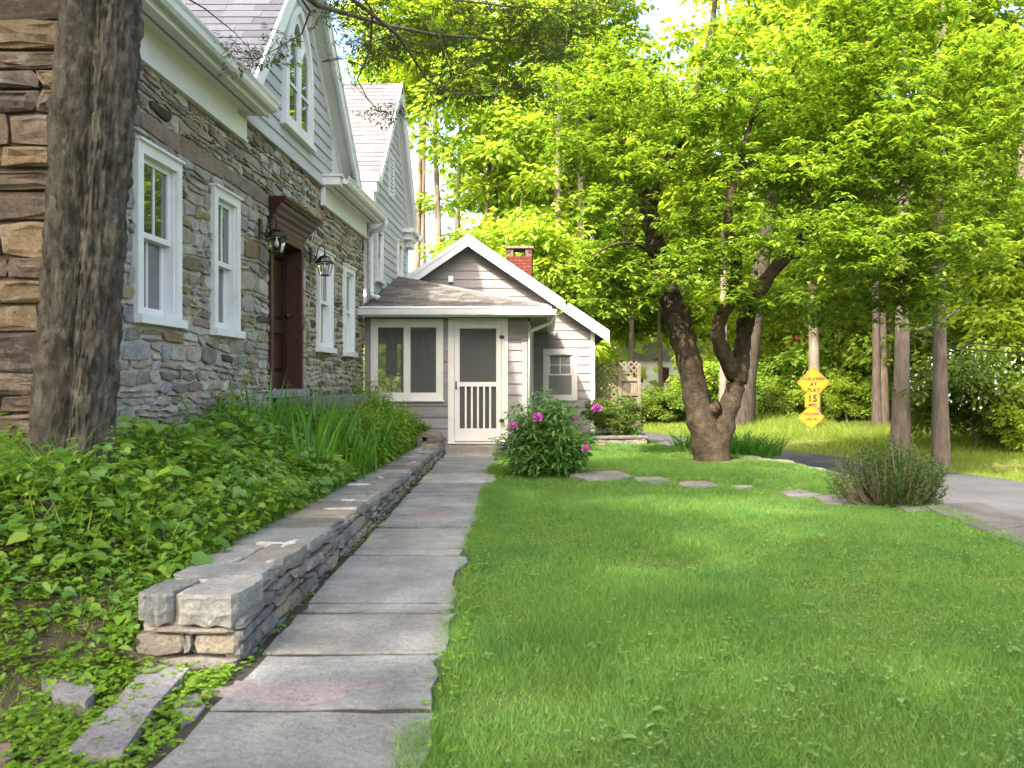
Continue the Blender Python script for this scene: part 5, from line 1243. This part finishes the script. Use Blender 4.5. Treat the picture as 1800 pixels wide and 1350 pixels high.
# ------------------------------------------------------------------ planted bed
R = np.random.default_rng(81)
def bedpos(n, y0, y1, a=-.42, pw=1.0, yp=1.0):
    y = y0 + (y1 - y0) * R.random(n) ** yp; x1 = xw(y) + a; x0 = np.where(y < YC, -4.4, XW + .06); x = x1 + (x0 - x1) * R.random(n) ** pw
    k = ((x + 2.83) ** 2 + (y - 4.9) ** 2 > .27 ** 2) & (x / y > -.75); k &= ~((x < XW + .55) & (y > 9.3) & (y < 12.3)); return x[k], y[k]
def stalks(p0, p1, w):
    n = len(p0); d = p1 - p0; return leaf_batch(p0, d, rdir(R, n), np.linalg.norm(d, axis=1), np.full(n, w), 'tri', 0, 0)
ls = []
def broad(n, y0, y1, zlo, zhi, L, a=-.40, yp=1.0):
    x, y = bedpos(n, y0, y1, a, yp=yp); n = len(x); h = R.uniform(zlo, zhi, n) * (1 + .5 * fbm(np.stack([x * 2, y * 2, x * 0], 1), 2, 3)); h = h * (.3 + .7 * smooth(3.4, 5.6, y)); g = H(x, y); top = np.stack([x, y, g + h], 1)
    root = top.copy(); root[:, 2] = g; root[:, :2] += R.normal(0, .03, (n, 2)); a = R.uniform(0, 6.28, n)
    LL = L * R.uniform(.5, 1.25, n)
    return [leaf_batch(top, np.stack([np.cos(a), np.sin(a), R.uniform(-.45, .15, n)], 1), np.array([.1, -.35, 1.0]) + rdir(R, n) * .45, LL, LL * R.uniform(.8, 1.05, n), 'heart', .12, .15), stalks(root, top, .004)]
ls += broad(1500, 3.7, 7.6, .08, .28, .075); ls += broad(1500, 2.6, 4.6, .02, .1, .03); ls += broad(4200, 3.4, 7.6, .03, .22, .045); ls += broad(1100, 3.0, 4.3, .02, .12, .035, yp=.8); ls += broad(2200, 7.4, 13.5, .08, .3, .075); ls += broad(2600, 7.4, 13.5, .05, .3, .05)
V, T = join(ls); props(link('ground_cover', mesh_np('ground_cover', V, T, LEAF_BED)), 'dense heart-leaved ground cover filling the bed behind the retaining wall', 'ground cover', kind='stuff')
ls = broad(2600, 3.3, 8.5, .05, .26, .05) + broad(500, 3.9, 8.0, .1, .3, .085); x, y = bedpos(3500, 3.3, 9.0); n = len(x); a_ = R.uniform(0, 6.28, n)
ls.append(leaf_batch(np.stack([x, y, H(x, y) + R.uniform(.03, .26, n)], 1), np.stack([np.cos(a_), np.sin(a_), R.uniform(-.2, .6, n)], 1), np.array([0, 0, 1.0]) + rdir(R, n) * .5, R.uniform(.04, .10, n), R.uniform(.012, .028, n), 'hex', .15, .3))
V, T = join(ls); props(link('mixed_herbs', mesh_np('mixed_herbs', V, T, LEAF_BED2)), 'cooler green narrow and round leaves mixed among the ground cover', 'herbs', kind='stuff')
# leafy stems: pinnate weeds, dense towards the porch
def weeds(n, y0, y1, h, L, W, pw=1.0, K=9, pos=None, a=-.44):
    if pos is None: x, y = bedpos(n, y0, y1, a, pw)
    else: x, y = pos
    n = len(x); g = H(x, y); hh = h * R.uniform(.4, 1.25, n) * (1 + .45 * fbm(np.stack([x * 1.6, y * 1.6, x * 0], 1), 2, 19)); lean = R.normal(0, .16, (n, 2)); o = []
    root = np.stack([x, y, g], 1); top = root + np.stack([lean[:, 0] * hh, lean[:, 1] * hh, hh], 1); o.append(stalks(root, top, .008))
    for k in range(K):
        t = .25 + .75 * k / (K - 1)
        for s in range(3):
            a_ = k * 1.9 + s * 2.1 + R.uniform(-.4, .4, n); ax = np.stack([np.cos(a_), np.sin(a_), R.uniform(-.15, .45, n)], 1); b = root + (top - root) * t
            sz = L * (1.1 - .55 * t) * R.uniform(.7, 1.2, n); o.append(leaf_batch(b + ax * .015, ax, np.array([0, 0, 1.0]) + rdir(R, n) * .3, sz, sz * W, 'hex', .15, .3))
    return o
ls = weeds(560, 8.4, 13.8, .56, .11, .38, pw=1.2) + weeds(520, 9.4, 13.9, .62, .11, .36, pw=1.3) + weeds(260, 4.0, 8.5, .22, .08, .4) + weeds(60, 4.0, 8.8, .36, .09, .4, pw=.4)
x, y = bedpos(5200, 3.9, 13.6); n = len(x); d = rdir(R, n) * .55; d[:, 2] = 1
ls.append(leaf_batch(np.stack([x, y, H(x, y)], 1), d, rdir(R, n), R.uniform(.15, .45, n), R.uniform(.005, .010, n), 'tri', 0, .25))
V, T = join(ls); props(link('bed_weeds', mesh_np('bed_weeds', V, T, LEAF_BED)), 'lush light green leafy stems massed in the bed near the porch', 'weeds', kind='stuff')
# low creeping weeds on the bare soil before the wall end and at the path edge
y = R.uniform(2.2, 5.0, 22000); x = -4.2 + R.random(22000) * 3.2; k = (x < xl(y) - .02) & ~((y > 3.38) & (x > xw(y) - .42)) & (x / y > -.72) & (fbm(np.stack([x * 2, y * 2, x * 0], 1), 3, 14) > -.42); x, y = x[k], y[k]
y2 = R.uniform(2.2, 13, 900); x2 = np.where(R.random(900) < .5, xr(y2) + R.uniform(-.02, .12, 900), xl(y2) + R.uniform(-.06, .02, 900)); x = np.concatenate([x, x2]); y = np.concatenate([y, y2]); n = len(x)
c = np.stack([x, y, H(x, y) + R.uniform(.008, .05, n)], 1); ls = []
for j in range(4):
    a = R.uniform(0, 6.28, n); ls.append(leaf_batch(c, np.stack([np.cos(a), np.sin(a), R.uniform(-.1, .4, n)], 1), np.array([0, 0, 1.0]) + rdir(R, n) * .35, R.uniform(.012, .032, n), R.uniform(.009, .02, n), 'hex', .1, .15))
n = 9000; y = R.uniform(2.2, 4.0, n); x = R.uniform(-3.2, -1.2, n); k = (x < xl(y) - .02) & (fbm(np.stack([x * 1.7, y * 1.7, x * 0], 1), 3, 15) > .0) & ~((y > 3.38) & (x > xw(y) - .5)); x, y = x[k], y[k]; n = len(x); d = rdir(R, n) * .8; d[:, 2] = 1
ls.append(leaf_batch(np.stack([x, y, H(x, y)], 1), d, rdir(R, n), R.uniform(.03, .08, n), R.uniform(.003, .005, n), 'tri', 0, .15))
V, T = join(ls); props(link('creeping_weeds', mesh_np('creeping_weeds', V, T, LEAF_BED)), 'tiny creeping weeds over the bare soil before the wall end', 'weeds', kind='stuff')
# dead leaves and bark bits on the soil
n = 4200; y = R.uniform(2.2, 4.8, n); x = R.uniform(-4, -1.2, n); k = (x < xl(y) - .02) & ~((y > 3.38) & (x > xw(y) - .5)); x, y = x[k], y[k]; n = len(x)
V, T = leaf_batch(np.stack([x, y, H(x, y) + .006], 1), rdir(R, n, -.1, .15), np.array([0, 0, 1.0]) + rdir(R, n) * .3, R.uniform(.015, .05, n), R.uniform(.006, .02, n), 'hex', .1, .05)
props(link('leaf_litter', mesh_np('leaf_litter', V, T, LITTER)), 'brown leaf litter on the bare soil before the wall end', 'litter', kind='stuff')

def straps(c, n, L, W, spread, curve, R, seg=4):
    """arching strap leaves from a clump centre; returns V, T"""
    a = R.uniform(0, 6.28, n); r = R.random(n) ** .5 * spread; b = np.stack([c[0] + r * np.cos(a), c[1] + r * np.sin(a), np.full(n, c[2])], 1)
    a2 = a + R.normal(0, .6, n); out = np.stack([np.cos(a2), np.sin(a2), a2 * 0], 1); tilt = R.uniform(.02, .28, n) * (1 + curve * 2); ln = L * R.uniform(.55, 1.15, n); cv = curve * R.uniform(.3, 1.4, n)
    fa = R.uniform(0, 3.14, n); side = np.stack([np.cos(fa), np.sin(fa), fa * 0], 1); V = []
    for k in range(seg + 1):
        t = k / seg; p = b + out * (ln * (tilt * t + cv * t ** 2.4))[:, None]; p[:, 2] += ln * (t - .55 * cv * t ** 2.6 - .1 * tilt * t); w = W * (1 - t ** 2.2) * .5 + .0008
        V += [p - side * w, p + side * w]
    V = np.stack(V, 1).reshape(-1, 3); q = 2 * (seg + 1); Tq = []
    for k in range(seg): Tq += [(2 * k, 2 * k + 1, 2 * k + 3), (2 * k, 2 * k + 3, 2 * k + 2)]
    return V, (np.arange(n)[:, None, None] * q + np.array(Tq)[None]).reshape(-1, 3)
def clump(name, x, y, n, L, W, spread, curve, label, cat, group, mat=LEAF_IRIS, z=None):
    z = Hs(x, y) if z is None else z; V, T = straps((0, 0, 0), n, L, W, spread, curve, R); o = link(name, mesh_np(name, V, T, mat)); o.location = (x, y, z); return props(o, label, cat, group)
gi = 'iris clumps in the bed'
for x, y, n, L in ((-2.15, 7.3, 34, .55), (-2.25, 7.9, 38, .62), (-2.05, 8.3, 30, .55), (-2.45, 8.6, 40, .66), (-2.05, 8.9, 34, .6), (-2.4, 9.3, 34, .62), (-2.15, 9.8, 30, .56), (-2.7, 7.6, 30, .6), (-2.75, 6.9, 22, .45)):
    clump('iris_clump', x, y, n + 14, L * 1.22, .028, .2, .16, 'upright sword-leaved iris clump in the bed behind the wall', 'iris', gi)
clump('grass_tuft', -2.0, 7.05, 60, .38, .009, .08, .75, 'tuft of arching thin grass leaning over the capstones', 'grass tuft', None); clump('grass_tuft', -2.7, 4.5, 40, .42, .008, .14, .7, 'tuft of long thin grass at the foot of the thick trunk', 'grass tuft', None)
def tallweed(x, y, h, label, L=.1, K=12):
    parts = weeds(1, 0, 0, h / .85, L, .35, K=K, pos=(np.array([x]), np.array([y]))); V, T = join(parts); o = link('tall_weed', mesh_np('tall_weed', V, T, LEAF_BED)); props(o, label, 'weed')
tallweed(-2.52, 12.6, .86, 'tall leafy weed rising in front of the porch double window', .13, 16); tallweed(-3.0, 7.75, .75, 'tall broad-leaved weed against the stone wall below the second window', .16, 9); tallweed(-3.05, 4.45, .55, 'spindly weed growing close by the thick trunk', .08, 8)
for (x, y, h, lab) in ((-1.95, 4.25, .42, 'lone pale weed with two round leaves on a tall stalk'),):
    ps = np.array([[x, y, Hs(x, y)]]); tp = ps + np.array([[0, 0, h]]); a = [stalks(ps, tp, .012)]
    for ang in (.3, 3.0): a.append(leaf_batch(tp, np.array([[math.cos(ang), math.sin(ang), -.2]]), np.array([[.1, -.4, 1.0]]), [.10], [.10], 'heart', .12, .15))
    V, T = join(a); props(link('round_leaf_weed', mesh_np('round_leaf_weed', V, T, LEAF_BED)), lab, 'weed')
gl = 'daylily clumps behind the lawn tree'
for x, Y, n, L in ((1205, 15.2, 70, .5), (1225, 15.4, 60, .5), (1290, 14.3, 80, .55), (1312, 14.6, 80, .55), (1335, 14.2, 80, .52), (1355, 14.6, 60, .5), (1300, 15.2, 70, .55)):
    X = (x - VX) / F * Y; clump('daylily_clump', X, Y, n, L, .022, .2, .5, 'arching strap-leaved daylily clump at the road side of the lawn tree', 'daylily', gl, z=max(Hs(X, Y), -.12))
clump('hosta', -2.12, 13.75, 26, .22, .06, .06, .8, 'small variegated hosta on the slabs under the porch wall', 'hosta', None, CLOVER, .35)

# ------------------------------------------------------------------ peony
R = np.random.default_rng(91); rng = random.Random(91)
PC = np.array((.0, 10.45, 0.0)); peo = thing('peony', PC, 'bushy peony with pink double flowers beside the path', 'peony')
n = 46; a = R.uniform(0, 6.28, n); r = R.random(n) ** .6; tops = PC + np.stack([np.cos(a) * r * .58, np.sin(a) * r * .5, .88 - .38 * r ** 2 + R.normal(0, .10, n)], 1); roots = PC + np.stack([np.cos(a) * r * .3, np.sin(a) * r * .26, a * 0], 1)
stm = MB(); ls = []
for p, q in zip(roots, tops): stm.tube([p, p * .5 + q * .5 + np.array([0, 0, .04]), q], [.008, .007, .005], 5, False)
for k in range(11):
    t = .18 + .82 * k / 10; b = roots + (tops - roots) * t
    for s in range(9):
        a_ = R.uniform(0, 6.28, n); ax = np.stack([np.cos(a_), np.sin(a_), R.uniform(-.25, .5, n)], 1); st_ = R.uniform(.02, .15, n)[:, None]
        ls.append(leaf_batch(b + ax * st_, ax + rdir(R, n) * .5, np.array([0, -.2, 1.0]) + rdir(R, n) * .4, R.uniform(.07, .13, n), R.uniform(.024, .042, n), 'hex', .15, .3))
stm.build('stems', LEAF_DK, peo, True); V, T = join(ls); link('foliage', mesh_np('foliage', V, T, LEAF_PEONY), peo)
def flower(c, r, nm='flower', dens=70):
    c = np.array(c); d = rdir(R, dens, -.35, 1); V1, T1 = leaf_batch(c + d * r * .25, d + rdir(R, dens) * .35, rdir(R, dens) + d * .2, R.uniform(.6, 1.0, dens) * r, R.uniform(.5, .8, dens) * r, 'hex', .3, -.1); link(nm, mesh_np(nm, V1, T1, PETAL), peo)
for x, y, Y, r in ((946, 735, 9.95, .068), (901, 750, 10.1, .05), (1049, 720, 10.3, .07), (1029, 790, 10.0, .05), (1010, 736, 10.2, .035), (976, 704, 10.4, .03)): flower(P(x, y, Y)[:], r)
for x, y in ((942, 716), (966, 706), (1002, 713), (1015, 713), (900, 715)):
    c = P(x, y, 10.3); MB().lathe(c, [(0, -.025), (.016, -.012), (.02, .0), (.012, .016), (0, .024)], 8).build('bud', CLOVER, peo, True)

# ------------------------------------------------------------------ yew bush at the lawn edge
R = np.random.default_rng(95); rng = random.Random(95)
YC_ = np.array(P(1560, 888, 8.1)[:]); YC_[2] = -.06; yew = thing('yew_bush', YC_, 'spreading low yew bush with bare grey stems at the lawn edge', 'bush')
ym = MB(); tips_ = []; ls = []
for i in range(150):
    a = R.uniform(0, 6.28); r = R.random() ** .6; tx = YC_ + np.array([math.cos(a) * r * .60, math.sin(a) * r * .45, .60 - .26 * r + R.normal(0, .085)]); b = YC_ + np.array([math.cos(a) * .14 * r, math.sin(a) * .12 * r, 0])
    m_ = b * .45 + tx * .55 + np.array([math.cos(a) * .06, math.sin(a) * .05, -.05]); ym.tube([b, m_, tx], [.011, .008, .003], 5, False); bare = tx[0] < YC_[0] - .25 or R.random() < .12
    kk = 60 if bare else 300
    t = R.uniform(.7 if bare else .35, 1.03, kk)[:, None]; pp = np.where(t < .55, b + (m_ - b) * t / .55, m_ + (tx - m_) * (t - .55) / .45) + R.normal(0, .022, (kk, 3)); ls.append(leaf_batch(pp, unit(tx - b)[None].repeat(kk, 0) if False else np.tile((tx - b) / np.linalg.norm(tx - b), (kk, 1)) + rdir(R, kk) * .9, rdir(R, kk), R.uniform(.02, .036, kk), R.uniform(.006, .010, kk), 'diamond', .1, 0))
ym.build('stems', BARK3, yew, True); V, T = join(ls); link('needles', mesh_np('needles', V, T, LEAF_YEW), yew)

# ------------------------------------------------------------------ planter, lattice screen, gate
pl = thing('stone_planter', (1.35, 16.0, 0), 'low dark stone planter against the cottage corner', 'planter')
px0, px1, py0, py1, pz = .86, 1.86, 15.6, 16.6, .16
k = MB(); k.box(px0 + .02, px1 - .02, py0 + .02, py1 - .02, -.15, pz - .03); k.build('core', MORTAR, pl)
for mm, u0, u1 in ((mY(py0 + .03), px0, px1), (mX(px1 - .03), py0, py1)):
    stones(pl, rubble(u0, u1, [-.12, pz - .04], (.08, .12), (.12, .35), [], rng, .008, .012, .01), mm, lambda p: .035, [q for q in PALR[:5]], rng, lambda p: 1)
v, f = stone_geo(qpoly(px0 - .03, px1 + .03, px0 - .03, px1 + .03, py0 - .03, py0 - .03, py1, py1, rng, .015), .05, rng, lambda a, b, d: (a, b, pz - .045 + d), inset=.04, rough=.1, deep=0); link('capstone', mesh_py('capstone', v, f, SLATE, np.array(lin('6f6a64'))), pl)
sm = tree_meshes(131, .75, .02, [(0, 0, .36, .50, .42, .36, 1)], 60, 90, .07, .025, LEAF_DK, BARK3, crad=(.1, .2), thr=-.6); place_tree(sm, (1.28, 16.1, pz), 1.1, 0, 'dark green feathery shrub growing in the stone planter', 'shrub', None, 'planter_shrub')
clump('planter_grass', 1.62, 15.95, 90, .28, .012, .14, .5, 'tuft of fresh grass leaves in the stone planter', 'grass tuft', None, z=pz)
LY = 19.2; lf = thing('lattice_screen', (1.4, LY, 0), 'weathered diagonal lattice screen beside the cottage', 'lattice')
def lattice(parent, u0, u1, v0, v1, step=.105):
    m = mY(LY); w = .019
    for sgn, dd in ((1, 0.0), (-1, .012)):
        c = (u0 + v0 if sgn < 0 else u0 - v1) - .0; end = (u1 + v1 if sgn < 0 else u1 - v0)
        while c < end:
            pts = []
            if sgn > 0: a, b = max(u0, c + v0), min(u1, c + v1); q = lambda u: u - c
            else: a, b = max(u0, c - v1), min(u1, c - v0); q = lambda u: c - u
            if b - a > .05:
                s = w * .7071
                (x0, z0), (x1, z1) = (a, q(a)), (b, q(b)); nx_, nz_ = (-sgn * s, s)
                MB().hexa([m(x0 - nx_, z0 - nz_, dd), m(x1 - nx_, z1 - nz_, dd), m(x1 - nx_, z1 - nz_, dd + .011), m(x0 - nx_, z0 - nz_, dd + .011), m(x0 + nx_, z0 + nz_, dd), m(x1 + nx_, z1 + nz_, dd), m(x1 + nx_, z1 + nz_, dd + .011), m(x0 + nx_, z0 + nz_, dd + .011)]).build('lattice_slat', OLDWOOD, parent)
            c += step * 1.4142
lattice(lf, 1.12, 1.60, .02, 1.62); lattice(lf, 1.61, 2.08, 1.36, 1.66)
MB().box(1.60, 1.69, LY - .06, LY + .03, -.1, 1.5).build('post', OLDWOOD, lf); MB().box(2.05, 2.13, LY - .06, LY + .03, -.2, 1.62).build('post', OLDWOOD, lf)
gt = thing('plank_gate', (1.87, LY + .05, 0), 'grey weathered plank gate under a strip of lattice', 'gate')
for i in range(4): u = 1.70 + i * .088; MB().box(u, u + .083, LY - .01, LY + .012, -.02 + .01 * (i % 2), 1.32 + .03 * ((i * 7) % 3) - .03).build('plank', OLDWOOD, gt)
MB().box(1.69, 2.05, LY - .045, LY - .012, .86, .94).build('rail', OLDWOOD, gt); MB().box(1.69, 2.05, LY - .045, LY - .012, 1.2, 1.27).build('rail', OLDWOOD, gt); MB().box(1.69, 2.05, LY - .045, LY - .012, .1, .18).build('rail', OLDWOOD, gt)

# ------------------------------------------------------------------ road sign
SY = 23.6; sb = P(1423, 763, SY); sb.z = Hs(sb.x, SY) - .05
sg = thing('road_sign', sb, 'yellow diamond warning signs stacked on a wooden post across the road', 'sign')
MB().box(sb.x - .05, sb.x + .05, SY + .02, SY + .12, sb.z, P(0, 652, SY).z).build('post', OLDWOOD, sg)
def plate(poly, nm, Y):
    m = mY(Y); o = MB().prism(m, poly, -.004, 0).build(nm, YELLOW, sg); return o
def border(poly, par, Y, w=.022, ins=.05):
    p = np.array(poly); c = p.mean(0); m = mY(Y); b = MB(); a = c + (p - c) * (1 - ins); i = c + (p - c) * (1 - ins - w * 2.2)
    for k in range(len(p)):
        j = (k + 1) % len(p); b.add([m(*a[k], .003), m(*a[j], .003), m(*i[j], .003), m(*i[k], .003)], [(0, 1, 2, 3)])
    b.build('border', BLACK, par)
def text(s, x, z, size, par, Y):
    cu = bpy.data.curves.new('lettering', 'FONT'); cu.body = s; cu.size = size; cu.align_x = 'CENTER'; cu.align_y = 'CENTER'; cu.offset = size * .045; cu.space_character = 1.08
    o = bpy.data.objects.new('tmp', cu); COL.objects.link(o); dg = bpy.context.evaluated_depsgraph_get(); me = bpy.data.meshes.new_from_object(o.evaluated_get(dg)); bpy.data.objects.remove(o)
    me.transform(Matrix.Translation((x, Y - .006, z)) @ Matrix.Rotation(math.radians(90), 4, 'X')); me.materials.clear(); me.materials.append(BLACK); t = link('lettering', me, par)
def dia(px, py, w):
    c = P(px, py, SY); h = w / F * SY / 2; return [(c.x, c.z - h), (c.x + h, c.z), (c.x, c.z + h), (c.x - h, c.z)], c
d1, c1 = dia(1430, 673, 59); pl1 = plate(d1, 'warning_plate', SY); border(d1, pl1, SY)
for s, dy in (('CHILDREN', -7), ('AT', 3), ('PLAY', 13)): text(s, c1.x, P(0, 673 + dy, SY).z, .122 if len(s) > 4 else .15, pl1, SY)
a, b = P(1415, 692, SY - .012), P(1441, 716, SY - .012); r_ = [(a.x, b.z), (b.x, b.z), (b.x, a.z), (a.x, a.z)]; pl2 = plate(r_, 'speed_plate', SY - .012); border(r_, pl2, SY - .012, .016, .06); cx_ = (a.x + b.x) / 2
text('15', cx_, P(0, 701, SY).z, .27, pl2, SY - .012); text('MPH', cx_, P(0, 712, SY).z, .11, pl2, SY - .012)
d3, c3 = dia(1426, 733, 46); pl3 = plate(d3, 'hidden_drive_plate', SY - .006); border(d3, pl3, SY - .006); text('HIDDEN', c3.x, P(0, 728, SY).z, .115, pl3, SY - .006); text('DRIVE', c3.x, P(0, 737, SY).z, .115, pl3, SY - .006)
plate_list = (pl1, pl2, pl3)
pl3.data.materials[0] = surf('sign_amber', lin('b87a10'), lin('c08618'), 3, .5)

# ------------------------------------------------------------------ buildings glimpsed through the wood, wires
def farhouse(name, loc, sx, sy, hz, rh, wallm, roofm, label, nw):
    t = thing(name, loc, label, 'house'); x, y, z = loc
    MB().box(x - sx / 2, x + sx / 2, y, y + sy, z - .3, z + hz).build('wall', wallm, t)
    v = [(x - sx / 2 - .3, y - .3, z + hz), (x + sx / 2 + .3, y - .3, z + hz), (x + sx / 2 + .3, y + sy + .3, z + hz), (x - sx / 2 - .3, y + sy + .3, z + hz), (x - sx / 2 - .3, y + sy / 2, z + hz + rh), (x + sx / 2 + .3, y + sy / 2, z + hz + rh)]
    link('roof', mesh_py('roof', v, [(0, 1, 5, 4), (2, 3, 4, 5), (0, 4, 3), (1, 2, 5), (0, 3, 2, 1)], roofm), t)
    for i in range(nw):
        u = x - sx / 2 + sx * (i + .5) / nw; w_ = MB(); frame_rect(w_, mY(y - .01), u - .45, u + .45, z + .9, z + 2.2, .08, -.02, .04); w_ = w_.build('window', WHITE, t); MB().cbox(mY(y - .01), u - .38, u + .38, z + .97, z + 2.13, -.01, .005).build('pane', GLASS, w_)
X, Y = (1190 - VX) / F * 60, 60; farhouse('far_house', (X, Y, Hs(X, Y)), 7.5, 5, 2.6, 1.6, WHITE, SHING_T, 'white house half hidden by trees behind the lawn tree', 4)
X, Y = (1475 - VX) / F * 38, 38; farhouse('red_shed', (X, Y, Hs(X, Y)), 4.2, 4, 2.2, 1.3, REDPAINT, REDPAINT, 'dull red building behind the yellow road signs', 2)
for k, (ya, yb) in enumerate(((577, 590), (588, 600))):
    p0, p1 = P(1560, ya - 8, 22), P(2050, yb + 18, 10); pts = [p0.lerp(p1, t) - Vector((0, 0, .25 * math.sin(math.pi * t))) for t in np.linspace(0, 1, 12)]
    o = MB().tube(pts, .011, 5).build('utility_wire', IRON); props(o, 'thin dark utility wire slung across the wood by the road', 'wire', 'utility wires by the road')

for o in BASES: del o['_base']
